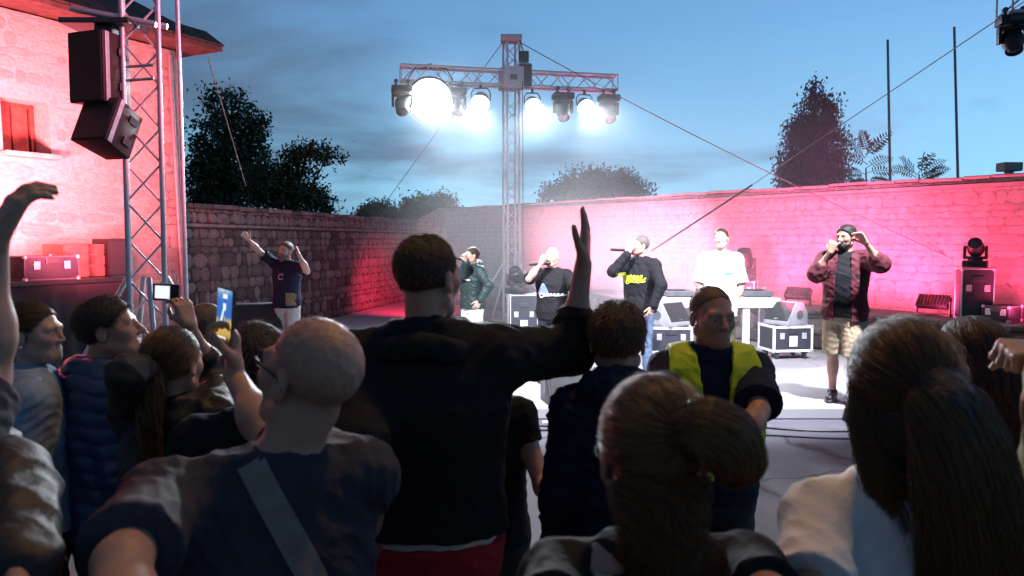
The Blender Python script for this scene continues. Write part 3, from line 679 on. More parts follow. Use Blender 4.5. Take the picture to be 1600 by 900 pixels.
def lay_stones(parent, O, U, T, Nn, ln, ht, sw, sh, depth, meshes, seed, near, hole=None, limit=300, z0=0.0, stuffmat=None):
    """courses of separate stones over the face O + U s + T z ; the nearest are objects, the rest one mesh"""
    r = random.Random(seed); items = []; z = z0; U = Vector(U); T = Vector(T); Nn = Vector(Nn)
    while z < ht - .03:
        h = min(sh * r.choice((.7, .9, 1, 1.1, 1.45)), ht - z); s = -r.uniform(0, sw)
        while s < ln:
            w = sw * r.choice((.45, .6, .8, 1, 1, 1.2, 1.5, 1.9)) * r.uniform(.85, 1.15); a, b = max(s, 0), min(s + w, ln); s += w
            if b - a < .06: continue
            c = O + U * ((a + b) / 2) + T * (z + h / 2)
            if hole and hole((a + b) / 2, z + h / 2, (b - a) / 2, h / 2): continue
            items.append((c, b - a - .008, h - .007, r.uniform(-.025, .025), r.uniform(.7, 1.2)))
        z += h
    items.sort(key=lambda q: (q[0] - near).length); MT = Matrix((U, T, Nn)).transposed(); st = None
    for i, (c, w, h, ro, dp) in enumerate(items):
        M4 = Matrix.Translation(c - ORG[parent.name]) @ (MT @ Matrix.Rotation(ro, 3, 'Z')).to_4x4() @ Matrix.Diagonal((w, h, depth * dp, 1)); me = r.choice(meshes)
        if i < limit:
            o = bpy.data.objects.new('stone', me); C.objects.link(o); o.parent = parent; o.matrix_local = M4
        else:
            if st is None: st = bmesh.new()
            t = me.copy(); t.transform(M4); st.from_mesh(t); bpy.data.meshes.remove(t)
    if st:
        me = bpy.data.meshes.new('stones'); st.to_mesh(me); st.free(); me.materials.append(stuffmat or meshes[0].materials[0]); o = bpy.data.objects.new('stones', me); C.objects.link(o); o.parent = parent; o['kind'] = 'stuff'
# --- far wall, left stretch
def wall(name, A, B, ht, th, label, mm, stm, sw, sh, seed, side, cap=.30, limit=300, dep=.034, mo=.005, cp=.075, co_=.10):
    A = Vector((*A, 0)); B = Vector((*B, 0)); U = (B - A).normalized(); Nn = Vector((U.y, -U.x, 0)) * side; ln = (B - A).length
    w = root(name, tuple(A), label, 'wall')
    g = MB(); g.prism([A - Nn * mo, B - Nn * mo, B - Nn * th, A - Nn * th], (0, 0, ht)); body = g.build('masonry', mm, w)
    lay_stones(body, A, U, Vector((0, 0, 1)), Nn, ln, ht - cap, sw, sh, dep, stone_set(stm, 12, seed), seed, Vector((0, 0, 1.8)), limit=limit)
    g = MB(); r = random.Random(seed); s = 0
    g.prism([A + Nn * .05 + Vector((0, 0, ht - cap)), B + Nn * .05 + Vector((0, 0, ht - cap)), B - Nn * .01 + Vector((0, 0, ht - cap)), A - Nn * .01 + Vector((0, 0, ht - cap))], (0, 0, .05)); g.build('string_course', stm, w)
    cs = root; i = 0; ms = stone_set(stm, 6, seed + 1)
    lay_stones(w, A + Vector((0, 0, ht - cap + .06)), U, Vector((0, 0, 1)), Nn, ln, cap - .06, sw * 1.2, (cap - .06) / 2, .05, ms, seed + 2, Vector((0, 0, 1.8)), limit=0)
    g = MB()
    while s < ln:
        q = min(r.uniform(.35, .7), ln - s); c = A + U * (s + q / 2) - Nn * (th / 2 - .02) + Vector((0, 0, ht + .03 + r.uniform(-.012, .012)))
        rm = Matrix((U, -Nn, Vector((0, 0, 1)))).transposed() @ Matrix.Rotation(r.uniform(-.02, .02), 3, 'Y')
        co = MB(); co.box(c, (q - .012, th + co_, cp), rm, .012); k = co.build('coping_stone', stm, w); s += q
    return w
WLA, WLB = (-5.15, 12.2), (-2.84, 23.7)
wall('stone_wall', WLA, WLB, 2.36, .5, 'dark rubble stone wall running from the tall building to the back corner, trees above', MORTD, ST_L, .25, .155, 3, 1)
WRA, WRB = (-1.95, 23.9), (9.3, 8.3)
wall('stone_wall', WRA, WRB, 2.74, .5, 'long pink lit stone wall behind the performers and the white table', MORT, ST_R, .27, .135, 5, 1, cap=.12, dep=.007, mo=.001, cp=.045, co_=.03)
# corner return where the two stretches meet
w = root('stone_wall', (-2.85, 23.75, 0), 'short sloping wall end joining the two stone walls at the back corner', 'wall')
g = MB(); g.prism([(-2.95, 23.75, 0), (-1.75, 23.98, 0), (-1.75, 23.98, 2.80), (-2.15, 23.9, 2.80), (-2.95, 23.75, 2.36)], (-.12, .6, 0)); bd = g.build('masonry', MORT, w)
lay_stones(bd, Vector((-2.9, 23.74, 0)), Vector((.982, .188, 0)), Vector((0, 0, 1)), Vector((.188, -.982, 0)), 1.1, 2.34, .30, .17, .05, stone_set(ST_R, 8, 9), 9, Vector((0, 0, 1.8)))
# ledge under the right wall
UR = (Vector((*WRB, 0)) - Vector((*WRA, 0))).normalized(); NR = Vector((UR.y, -UR.x, 0)); LR = (Vector((*WRB, 0)) - Vector((*WRA, 0))).length
LW = 1.05; LEDZ = .74
w = root('stone_ledge', (*WRA, STZ), 'low dark stone ledge along the foot of the pink lit wall', 'ledge')
A = Vector((*WRA, 0)) + UR * 2.0 + NR * .06; B = A + UR * (LR - 2.4)
g = MB(); g.prism([A + Vector((0, 0, STZ + .002)), B + Vector((0, 0, STZ + .002)), B + NR * LW + Vector((0, 0, STZ + .002)), A + NR * LW + Vector((0, 0, STZ + .002))], (0, 0, LEDZ - STZ - .06)); bd = g.build('masonry', MORTD, w)
lay_stones(bd, A + NR * (LW + .012), UR, Vector((0, 0, 1)), NR, LR - 2.4, LEDZ - .08, .42, .2, .05, stone_set(ST_L, 8, 13), 13, Vector((0, 0, 1.8)), z0=STZ + .02)
s = 0; r = random.Random(4)
while s < LR - 2.4:
    q = min(r.uniform(.6, 1.0), LR - 2.4 - s); c = A + UR * (s + q / 2) + NR * (LW / 2 + .02) + Vector((0, 0, LEDZ - .032))
    co = MB(); co.box(c, (q - .012, LW + .08, .055), Matrix((UR, NR * -1, Vector((0, 0, 1)))).transposed(), .01); co.build('slab', ST_L, w); s += q
def ledge_pt(px):
    """ground point on the ledge middle below column px"""
    k = (px - 800) / F * math.cos(0); a = A + NR * .55; t = (k * a.y - a.x) / (UR.x - k * UR.y); p = a + UR * t; return Vector((p.x, p.y, LEDZ))
# --- old stone building on the left
BU = Vector((.46, .888, 0)).normalized(); BN = Vector((BU.y, -BU.x, 0)); BC = Vector((-4.83, 12.0, 0)); BA = BC - BU * 7.2; EAVE = 4.66
bld = root('stone_building', tuple(BC), 'old pink lit stone building with a deep window and dark overhanging roof', 'building')
bat = .20
tilt = (Vector((0, 0, EAVE)) - BN * bat).normalized(); BNt = (BU.cross(tilt)).normalized(); BNt = BNt if BNt.dot(BN) > 0 else -BNt
def bw(s, z): return BA + BU * s + tilt * z
k = (60 - 800) / F; s_w = (k * BA.y - BA.x) / (BU.x - k * BU.y); wz0, wz1, ww = 2.92, 3.58, .60
def hole(s, z, a, b): return abs(s - s_w) < ww / 2 + a - .02 and wz0 - b + .02 < z < wz1 + b - .02
g = MB(); LB = 7.2; TH = .55; q = BNt * .0015
def pan(s0, s1, z0, z1):
    g.prism([bw(s0, z0) - q, bw(s1, z0) - q, bw(s1, z1) - q, bw(s0, z1) - q], -BN * TH)
pan(0, s_w - ww / 2, 0, EAVE); pan(s_w + ww / 2, LB, 0, EAVE); pan(s_w - ww / 2, s_w + ww / 2, 0, wz0); pan(s_w - ww / 2, s_w + ww / 2, wz1, EAVE)
bd = g.build('wall', MORTB, bld)
lay_stones(bd, BA, BU, tilt, BNt, LB, EAVE, .32, .16, .007, stone_set(ST_B, 14, 21), 21, BC + Vector((0, -2, 2.5)), hole=hole)
for s0, sg in ((LB, -1), (0, 1)):
    g = MB(); g.prism([bw(s0, 0) - q, bw(s0, EAVE) - q, bw(s0, EAVE) - BN * 5, bw(s0, 0) - BN * 5], BU * .4 * sg); g.build('side_wall', MORTB, bld)
# window : frame, two leaves of red shutters inside the reveal
wn = MB(); c0 = bw(s_w, (wz0 + wz1) / 2) - BN * .34
RM = Matrix((BU, tilt, BNt)).transposed()
for ds in (-1, 1): wn.box(c0 + BU * ds * (ww / 2 - .03), (.05, wz1 - wz0, .06), RM)
wn.box(c0 + tilt * (wz1 - wz0) * .47, (ww, .05, .06), RM); wn.box(c0 - tilt * (wz1 - wz0) * .47, (ww, .05, .06), RM)
WOODR = mat('red_brown_wood', (.30, .10, .07), .7, .2, 8, .3, 50); wf = wn.build('window', WOODR, bld)
for ds in (-.11, .11):
    g = MB(); g.box(c0 + BU * ds + BN * .01, (.2, wz1 - wz0 - .08, .03), RM, .006); g.build('shutter', WOODR, wf)
g = MB(); g.box(bw(s_w, wz0 - .03) - BN * .1, (ww + .1, .06, .5), RM, .01); g.build('sill', ST_B, bld)
# roof with overhang : eave slab, hipped end
ov = .52; e0 = BA + BN * (ov - bat) - BU * .3; e1 = BC + BN * (ov - bat) + BU * .42; zt = EAVE + .02
e2 = e1 - BN * 6; e3 = e0 - BN * 6; zr = EAVE + 2.0; r0 = e0 - BN * 3 + Vector((0, 0, zr)); r1 = e1 - BN * 3 - BU * 2.4 + Vector((0, 0, zr))
z = lambda p, h: Vector((p.x, p.y, h))
g = MB(); vs = [g.bm.verts.new(p) for p in (z(e0, zt + .07), z(e1, zt + .07), z(e2, zt + .07), z(e3, zt + .07), r0, r1)]
for f in ((0, 1, 5, 4), (1, 2, 5), (2, 3, 4, 5), (3, 0, 4)): g.bm.faces.new([vs[i] for i in f])
rf = g.build('roof', ROOF, bld)
g = MB(); g.prism([z(e0, zt), z(e1, zt), z(e2, zt), z(e3, zt)], (0, 0, .065)); g.build('soffit', SOFF, rf)
# rows of roof tiles along the eave that faces the stage
for i in range(26):
    a = e0 + (e1 - e0) * ((i + .5) / 26); up = (r0 - z(e0, zt)).normalized(); up = (-BN * 3 + Vector((0, 0, 2))).normalized()
    g = MB(); g.box(z(a, zt + .10) + up * .18, ((e1 - e0).length / 26 - .012, .46, .03), Matrix((BU, up, BU.cross(up) * 1)).transposed(), .006); g.build('roof_tile', ROOF, rf)
# downpipe at the corner
g = MB(); g.tube([bw(LB - .16, .1) + BN * .06, bw(LB - .16, EAVE - .1) + BN * .06], .035, 10); g.build('downpipe', mat('zinc', (.35, .35, .36), .5, .1, 10, .1, 50, metal=.6), bld, smooth=True)

# ------------------------------------------------------------------ trees
def leafmat(name, a, b):
    m = mat(name, a, .65, .1, 1.2, 0, col2=b); bs = m.node_tree.nodes['Principled BSDF']; return m
LEAF = leafmat('leaf_dark', (.055, .085, .03), (.03, .05, .02)); LEAFP = leafmat('leaf_poplar', (.045, .07, .035), (.028, .045, .025)); LEAFS = leafmat('leaf_sumac', (.10, .15, .05), (.07, .10, .04)); BARK = mat('bark', (.10, .075, .055), .9, .2, 8, .6, 30)
def leaves(name, blobs, n, size, m, parent, seed, upbias=.3, long=1.7):
    g_ = np.random.default_rng(seed); vol = np.array([b[1][0] * b[1][1] * b[1][2] for b in blobs]) ** .8; pr = vol / vol.sum(); V = []; k = 0
    ncl = max(8, n // 9); which = g_.choice(len(blobs), ncl, p=pr); cs = []
    for i in which:
        c, r_ = blobs[i]; d = nrm(g_.normal(size=3)); cs.append(np.array(c) + d * np.array(r_) * g_.uniform(.35, 1.06) ** .6)
    cs = np.repeat(np.array(cs), 9, 0); p = cs + g_.normal(size=cs.shape) * size * 1.7
    a = g_.normal(size=p.shape); a[:, 2] -= upbias; a /= np.linalg.norm(a, axis=1)[:, None]; b = np.cross(a, g_.normal(size=p.shape)); b /= np.linalg.norm(b, axis=1)[:, None]
    sz = size * g_.uniform(.6, 1.3, (len(p), 1)); v = np.stack([p - a * sz * long * .5, p + b * sz * .38, p + a * sz * long * .5, p - b * sz * .38], 1).reshape(-1, 3)
    return link(name, npmesh(name, v, np.arange(len(v)).reshape(-1, 4), m, False), parent)
def tree(name, label, px, py_top, d, blobs, n, size, m, seed, trunk_r=.16, cat='tree', limbs=6, group=None, base_px=None, **kw):
    """blobs given as (px, py, rx_px, ry_px) on the depth d plane"""
    b0 = at(base_px or px, 400, d); o = root(name, (b0.x, b0.y, 0), label, cat, group); g_ = random.Random(seed); bl = []
    for (x, y, rx, ry) in blobs:
        dy = g_.uniform(-.3, .3) * rx * d / F; c = at(x, y, d + dy); bl.append(((c.x, c.y, c.z), (rx * d / F, rx * d / F * .9, ry * d / F)))
    top = max(b[0][2] for b in bl); t = MB(); mid = Vector((b0.x + g_.uniform(-.2, .2), b0.y, top * .5))
    t.tube([(b0.x, b0.y, 0), mid, Vector(bl[0][0])], trunk_r, 9, r2=trunk_r * .3)
    for b in bl: t.tube([mid + Vector((0, 0, g_.uniform(-.1, .3) * top * .3)), (mid + Vector(b[0])) / 2 + Vector((g_.uniform(-.2, .2), 0, -.1)), Vector(b[0]) + Vector((0, 0, b[1][2] * .5))], trunk_r * .45, 6, r2=trunk_r * .1)
    t.build('trunk', BARK, o, smooth=True); leaves('crown', bl, n, size, m, o, seed, **kw); return o
tree('leafy_tree', 'tall dark leafy tree rising beside the stone building', 360, 130, 30, [(352, 165, 34, 26), (378, 205, 36, 34), (335, 215, 34, 36), (365, 260, 48, 40), (330, 285, 45, 36), (395, 240, 26, 30), (345, 320, 60, 30), (318, 250, 22, 30), (400, 190, 16, 20), (332, 148, 12, 10)], 12000, .115, LEAF, 2, .22)
tree('leafy_tree', 'lower spreading tree with a branch reaching right, beside the tall leafy tree', 455, 220, 27, [(480, 238, 24, 13), (515, 243, 18, 9), (452, 250, 18, 16), (440, 285, 32, 26), (480, 268, 16, 10), (420, 300, 36, 26), (470, 310, 40, 20), (500, 325, 26, 12), (410, 275, 22, 22)], 8000, .10, LEAF, 3, .14)
tree('bush_tree', 'small dark bushy tree top just above the left wall, left of the guy wire foot', 585, 320, 48, [(590, 330, 22, 12), (575, 338, 18, 10), (605, 338, 18, 10)], 4500, .13, LEAF, 4)
tree('bush_tree', 'small dark tree top above the wall corner, left of the truss mast', 668, 308, 48, [(655, 325, 28, 16), (690, 318, 24, 12), (640, 335, 24, 14), (700, 330, 18, 12), (670, 335, 40, 16)], 7500, .13, LEAF, 5)
tree('round_tree', 'wide round dark tree above the wall, right of the truss mast', 930, 265, 40, [(915, 285, 34, 20), (955, 285, 36, 17), (880, 300, 30, 16), (995, 298, 22, 11), (935, 302, 60, 18), (860, 308, 16, 10), (985, 285, 14, 9)], 11000, .12, LEAF, 6)
tree('poplar_tree', 'tall narrow dark conifer shaped tree behind the pink wall', 1272, 128, 27, [(1275, 150, 15, 22), (1276, 180, 30, 34), (1300, 175, 14, 26), (1262, 215, 36, 36), (1285, 225, 36, 40), (1250, 258, 32, 34), (1295, 265, 28, 30), (1270, 275, 50, 30), (1232, 270, 18, 26), (1246, 205, 14, 20)], 13000, .085, LEAFP, 7, .16, upbias=-1.2)
def sumac(px, py, d, label, fr, seed, sc_=1.0):
    b0 = at(px, 300, d); o = root('sumac_tree', (b0.x, b0.y, 0), label, 'tree'); g_ = random.Random(seed); tp = at(px, py, d)
    t = MB(); t.tube([(b0.x, b0.y, 0), (b0.x + .05, b0.y, tp.z * .6), tuple(tp)], .045, 7, r2=.015); t.build('trunk', BARK, o, smooth=True)
    for (ax, ay, zz) in fr:
        bm = MB(); b = at(px + g_.uniform(-4, 4), py + zz, d); e = at(px + ax, py + ay, d + g_.uniform(-.5, .5)); n = 11; dv = (e - b); ln = dv.length; mid = b + dv * .5 + Vector((0, 0, .12 * ln))
        pts = [(b * (1 - t_) ** 2 + mid * 2 * t_ * (1 - t_) + e * t_ * t_) for t_ in [i / n for i in range(n + 1)]]; bm.tube(pts, .008, 4)
        for i in range(2, n + 1):
            tg = (pts[i] - pts[i - 1]).normalized(); sd = tg.cross(Vector((g_.uniform(-.3, .3), -1, .35))).normalized()
            for sg in (-1, 1):
                L_ = .17 * sc_ * math.sin(math.pi * (.15 + .75 * i / n)) * g_.uniform(.85, 1.1); dr = (sd * sg + tg * .55 + Vector((0, 0, -.25))).normalized(); wv = dr.cross(sd.cross(tg)).normalized() * L_ * .16
                q = pts[i]; vv = [bm.bm.verts.new(x) for x in (q, q + dr * L_ * .45 + wv, q + dr * L_, q + dr * L_ * .45 - wv)]; bm.bm.faces.new(vv)
        bm.build('frond', LEAFS, o)
sumac(1353, 262, 17, 'feathery sumac with reddish lit upper fronds right of the tall narrow tree', [(40, -55, -15), (28, -40, -20), (-28, -42, -15), (-40, -20, -5), (42, -15, 0), (-8, -58, -22), (48, 8, 8), (-34, 10, 10), (38, 25, 20), (-30, 30, 22), (15, 30, 26), (-12, 24, 24)], 3)
sumac(1436, 272, 17, 'small feathery sumac between the two thin poles above the wall', [(24, -32, 0), (42, -22, 2), (48, -8, 6), (-30, -26, 2), (-42, -10, 6), (8, -34, -2), (34, -2, 8)], 4, .9)
for i, (x, y, x2, lab) in enumerate(((1387, 62, 1391, 'thin bare pole above the wall, nearer the tall narrow tree'), (1491, 42, 1497, 'thin bare pole above the wall, further right and taller'))):
    t = at(x, y, 18.5); b = at(x2, 290, 18.5); dv = (b - t); b = t + dv * (t.z / (t.z - b.z)); g = MB(); g.tube([b, t], .036, 8, r2=.028); tag(g.build('flag_pole', ROPE, None, (b.x, b.y, 0), smooth=True), lab, 'pole')
p = at(1577, 261, 12.0); g = MB(); g.box(p, (.28, .22, .13), None, .015); g.box(p - Vector((0, 0, .10)), (.08, .1, .10)); tag(g.build('wall_box', mat('grey_box', (.28, .3, .32), .6, .1, 8, .1), None, tuple(p), smooth=False), 'small grey box sitting on top of the wall at far right', 'box')
# ------------------------------------------------------------------ stage equipment
def frame(o, M): return lambda x, y, z: o + M @ Vector((x, y, z))
def truss(parent, A, B, w, up, rc, rb, step, m=METAL, diag=True):
    A = Vector(A); B = Vector(B); t = (B - A).normalized(); up = Vector(up); up = (up - t * up.dot(t)).normalized(); sd = t.cross(up); ln = (B - A).length; h = w / 2
    cs = [up * a * h + sd * b * h for a, b in ((1, 1), (1, -1), (-1, -1), (-1, 1))]
    for c in cs: rod('chord', A + c, B + c, rc, m, parent)
    n = max(1, round(ln / step)); q = ln / n
    for f in range(4):
        c0, c1 = cs[f], cs[(f + 1) % 4]
        for i in range(n):
            a, b = (c0, c1) if (i + f) % 2 == 0 else (c1, c0); rod('brace', A + a + t * q * i, A + b + t * q * (i + 1), rb, m, parent)
        for i in (0, n): rod('brace', A + c0 + t * q * min(max(i, .02), n - .02), A + c1 + t * q * min(max(i, .02), n - .02), rb, m, parent)
def moving_head(loc, label, yaw=0, tilt=30, hang=False, s=1.0, group='moving head lights'):
    """base box, U-shaped yoke, rounded head with a lens"""
    loc = Vector(loc); o = root('moving_head_light', tuple(loc), label, 'stage light', group); Rz = Matrix.Rotation(R(yaw), 3, 'Z'); sg = -1 if hang else 1; f = lambda x, y, z: loc + Rz @ Vector((x, y, z * sg)) * s
    g = MB(); g.box(f(0, 0, .065), Vector((.36, .30, .11)) * s, Rz, .02 * s); b = g.build('base', PLAS, o, smooth=True)
    g = MB(); g.box(f(0, -.152, .065), Vector((.16, .006, .05)) * s, Rz); g.build('display', LENS, b)
    g = MB(); g.lathe(f(0, 0, .12), (0, 0, sg), [(.11 * s, 0), (.10 * s, .03 * s)], 18)
    g.box(f(0, 0, .165), Vector((.34, .13, .05)) * s, Rz, .012 * s)
    for x in (-.155, .155): g.prism([f(x - .022, -.065, .15), f(x - .022, .065, .15), f(x - .022, .05, .36), f(x - .022, -.05, .36)], Rz @ Vector((.044 * s, 0, 0)), .01 * s)
    g.build('yoke', PLAS, o, smooth=True)
    ax = (Rz @ Vector((0, -math.cos(R(tilt)), math.sin(R(tilt)) * sg))); c = f(0, 0, .33)
    g = MB(); g.lathe(c - ax * .17 * s, ax, [(.02 * s, 0), (.095 * s, .015 * s), (.125 * s, .08 * s), (.128 * s, .19 * s), (.112 * s, .27 * s), (.105 * s, .33 * s), (.090 * s, .33 * s), (.088 * s, .31 * s)], 22); hd = g.build('head', PLAS, o, smooth=True)
    g = MB(); g.lathe(c + ax * .142 * s, ax, [(.087 * s, 0), (.06 * s, .012 * s), (.01 * s, .018 * s)], 22); g.build('lens', LENS, hd, smooth=True)
    if hang:
        for x in (-.1, .1): g = MB(); g.box(f(x, 0, -.02), Vector((.04, .05, .10)) * s, Rz, .005); g.tube([f(x, -.03, -.075), f(x, .03, -.075)], .035 * s, 10); g.build('clamp', DMETAL, o, smooth=True)
    return o
HOT = mat('lamp_lens_lit', (1, 1, 1), .3, 0, 5, 0, emit=(.86, .92, 1.0), es=60)
def beam_lamp(loc, label, tgt, rad, power, size=70, col=(.86, .92, 1)):
    loc = Vector(loc); ax = (Vector(tgt) - loc).normalized(); o = root('stage_lamp', tuple(loc), label, 'stage light', 'lit white stage lamps on the crossbar'); L = rad * 1.5
    fr = loc + ax * .12
    g = MB(); g.lathe(fr - ax * L, ax, [(rad * .45, 0), (rad * .75, .04), (rad * .8, L * .4), (rad * 1.0, L * .75), (rad * 1.06, L), (rad * .99, L), (rad * .97, L - .03)], 26); g.build('housing', PLAS, o, smooth=True)
    g = MB(); g.lathe(fr - ax * .035, ax, [(rad * .97, 0), (rad * .7, .03), (rad * .05, .045)], 26); g.build('lens', HOT, o, smooth=True)
    sd = ax.cross(Vector((0, 0, 1))).normalized(); c = fr - ax * L * .5
    g = MB(); top = c + Vector((0, 0, rad * 1.25)); k = rad * .98
    g.tube([c + sd * k, c + sd * k + Vector((0, 0, rad * .8)), top + sd * k * .7, top - sd * k * .7, c - sd * k + Vector((0, 0, rad * .8)), c - sd * k], .014, 8); g.box(top + Vector((0, 0, .04)), (.05, .05, .09), None, .006); g.build('yoke', DMETAL, o, smooth=True)
    sp = spot('lamp_light', tuple(fr + ax * .06), tgt, power, col, size, .7, rad * .6); sp.parent = o; sp.location = fr + ax * .06 - loc; return o
def flight_case(loc, size, label, yaw=0, trim=CASEW, panel=CASEP, casters=False, paper=False, group=None, frame_r=.018):
    loc = Vector(loc); o = root('flight_case', tuple(loc), label, 'flight case', group); Rz = Matrix.Rotation(R(yaw), 3, 'Z'); sx, sy, sz = size; z0 = .11 if casters else 0.0; f = lambda x, y, z: loc + Rz @ Vector((x, y, z + z0))
    g = MB(); g.box(f(0, 0, sz / 2), (sx - .012, sy - .012, sz - .012), Rz, .004); b = g.build('panel', panel, o)
    g = MB(); t = frame_r
    for x in (-1, 1):
        for y in (-1, 1): g.box(f(x * (sx / 2 - t / 2 + .006), y * (sy / 2 - t / 2 + .006), sz / 2), (t, t, sz), Rz, .004)
    for z in (t / 2, sz - t / 2, ):
        for y in (-1, 1): g.box(f(0, y * (sy / 2 - t / 2 + .004), z), (sx - 2 * t, t, t), Rz, .003)
        for x in (-1, 1): g.box(f(x * (sx / 2 - t / 2 + .004), 0, z), (t, sy - 2 * t, t), Rz, .003)
    g.build('edge_trim', trim, o, smooth=True)
    g = MB()
    for x in (-1, 1):
        for y in (-1, 1):
            for z in (.012, sz - .012): g.lathe(f(x * (sx / 2 - .008), y * (sy / 2 - .008), z - .025), (0, 0, 1), [(.012, 0), (.026, .012), (.026, .038), (.012, .05)], 10)
    g.build('ball_corners', METAL, o, smooth=True)['kind'] = 'stuff'
    for x in (-.28, .28):
        g = MB(); g.box(f(x * sx, -sy / 2 - .004, sz * .62), (.07, .012, .09), Rz, .004); g.build('latch', METAL, o)
    g = MB(); g.box(f(0, -sy / 2 - .004, sz * .80), (.15, .012, .07), Rz, .004); g.build('handle', DMETAL, o)
    if paper: g = MB(); g.box(f(.0, -sy / 2 - .009, sz * .42), (.12, .003, .15), Rz); g.build('paper_sheet', LABELW, o)
    if casters:
        for x in (-.36, .36):
            for y in (-.34, .34):
                g = MB(); c = f(x * sx, y * sy, -.06); g.lathe(c - Rz @ Vector((.018, 0, 0)), Rz @ Vector((1, 0, 0)), [(.03, 0), (.05, .004), (.05, .032), (.03, .036)], 14); g.box(f(x * sx, y * sy, -.015), (.07, .07, .03), Rz); g.build('caster', DMETAL, o, smooth=True)
    return o
def wedge(loc, size, label, yaw=0, body=PLAS, group='floor monitors', horn=False):
    """stage monitor: sloping grille front, trapezoid side profile, ports on the side"""
    loc = Vector(loc); o = root('floor_monitor', tuple(loc), label, 'speaker', group); Rz = Matrix.Rotation(R(yaw), 3, 'Z'); w, d, h = size; f = lambda x, y, z: loc + Rz @ Vector((x, y, z))
    pr = [(-d / 2, .0), (-d / 2, h * .16), (-d * .08, h), (d * .25, h), (d / 2, h * .55), (d / 2, 0)]
    g = MB(); g.prism([f(-w / 2, y, z) for y, z in pr], Rz @ Vector((w, 0, 0)), .012); b = g.build('cabinet', body, o, smooth=True)
    a = f(0, -d / 2, h * .16); c = f(0, -d * .08, h); n = (Rz @ Vector((0, -(h * .84), d * .42))).normalized(); mid = (a + c) / 2 + n * .004; up = (c - a).normalized(); X = Rz @ Vector((1, 0, 0))
    g = MB(); g.box(mid, (w * .93, (c - a).length * .90, .012), Matrix((X, up, n)).transposed(), .003); gr = g.build('grille', GRILLE, o)
    g = MB(); g.box(mid + n * .008 - up * (c - a).length * .38, (.07, .02, .004), Matrix((X, up, n)).transposed()); g.build('badge', SILV, gr)
    for x in (-1, 1):
        g = MB(); g.lathe(f(x * (w / 2 - .004), d * .10, h * .45), Rz @ Vector((x, 0, 0)), [(h * .20, 0), (h * .20, .008), (h * .15, .009), (h * .05, .006)], 20); g.build('port', PLASG if body is not PLASG else PLAS, o, smooth=True)
    return o
def flood(loc, label, yaw, w=.42):
    loc = Vector(loc); o = root('flood_light', tuple(loc), label, 'stage light', 'floor flood lights along the ledge'); Rz = Matrix.Rotation(R(yaw), 3, 'Z'); f = lambda x, y, z: loc + Rz @ Vector((x, y, z))
    tl = Matrix.Rotation(R(-35), 3, 'X'); Rm = Rz @ tl
    g = MB(); g.box(f(0, 0, .20), (w, .10, .20), Rm, .012)
    for i in range(9): g.box(f((i - 4) * w / 9.5, -.0, .20) + Rm @ Vector((0, -.065, 0)), (.012, .04, .17), Rm)
    g.build('housing', PLAS, o, smooth=False)
    g = MB(); g.box(f(0, 0, .20) + Rm @ Vector((0, .052, 0)), (w * .9, .006, .16), Rm); g.build('lens', mat('lamp_red_lit', (1, .1, .15), .3, 0, 5, 0, emit=(1, .06, .12), es=12), o)
    g = MB()
    for x in (-1, 1): g.prism([f(x * (w / 2 + .012) - .006 * x, -.03, .02), f(x * (w / 2 + .012) - .006 * x, .03, .02), f(x * (w / 2 + .012) - .006 * x, .02, .22), f(x * (w / 2 + .012) - .006 * x, -.02, .22)], Rz @ Vector((.010 * x, 0, 0)))
    g.box(f(0, 0, .012), (w + .05, .10, .02), Rz); g.build('bracket', DMETAL, o); return o
# --- mast with crossbar in the middle
mb = Vector((at(799, 500, 16).x, 16, STZ)); mast = root('truss_tower', tuple(mb), 'slim aluminium truss mast in the middle that carries the lamp crossbar', 'truss tower'); ZT = 5.86
truss(mast, mb, mb + Vector((0, 0, ZT - STZ - .12)), .25, (.94, .34, 0), .021, .009, .27)
g = MB(); g.box(mb + Vector((0, 0, ZT - STZ - .06)), (.42, .34, .11), None, .02); g.build('head_block', METAL, mast, smooth=True)
g = MB(); g.box(mb + Vector((0, 0, .02)), (.6, .6, .03), None, .008); g.build('base_plate', DMETAL, mast)
for a in range(4):
    d = Vector((math.cos(R(25 + 90 * a)), math.sin(R(25 + 90 * a)), 0)); rod('outrigger', mb + d * .12 + Vector((0, 0, 1.35)), mb + d * 1.0 + Vector((0, 0, .03)), .022, METAL, mast); rod('outrigger', mb + d * .12 + Vector((0, 0, .05)), mb + d * 1.0 + Vector((0, 0, .05)), .02, METAL, mast)
    g = MB(); g.lathe(mb + d * 1.0 + Vector((0, 0, .0)), (0, 0, 1), [(.07, 0), (.07, .02), (.02, .03), (.02, .07)], 12); g.build('foot', DMETAL, mast, smooth=True)
zb = 5.02; bar = root('truss_crossbar', (mb.x, 16, zb), 'horizontal aluminium truss crossbar holding seven stage lights and lamps', 'truss'); dx = Vector((1, .235, 0)).normalized(); bc = Vector((mb.x, 16, zb))
truss(bar, bc - dx * 2.18, bc - dx * .22, .29, (0, 0, 1), .024, .010, .30); truss(bar, bc + dx * .22, bc + dx * 2.18, .29, (0, 0, 1), .024, .010, .30)
g = MB(); RB = Matrix((dx, Vector((-dx.y, dx.x, 0)), Vector((0, 0, 1)))).transposed()
for q in (-1, 1): g.box(bc + Vector((-dx.y, dx.x, 0)) * q * .21, (.40, .02, .42), RB, .01)
for q in (-1, 1): g.box(bc + dx * q * .21, (.02, .40, .42), RB, .01)
slv = g.build('sleeve_block', METAL, bar, smooth=False)
g = MB(); g.box(bc + Vector((dx.y, -dx.x, 0)) * .225, (.14, .012, .10), RB, .01); g.build('cover_plate', DMETAL, slv)
def barp(px, dz=-.17):
    k = (px - 800) / F; b = bc; t = (k * b.y - b.x) / (dx.x - k * dx.y); p = b + dx * t; return Vector((p.x, p.y, zb + dz))
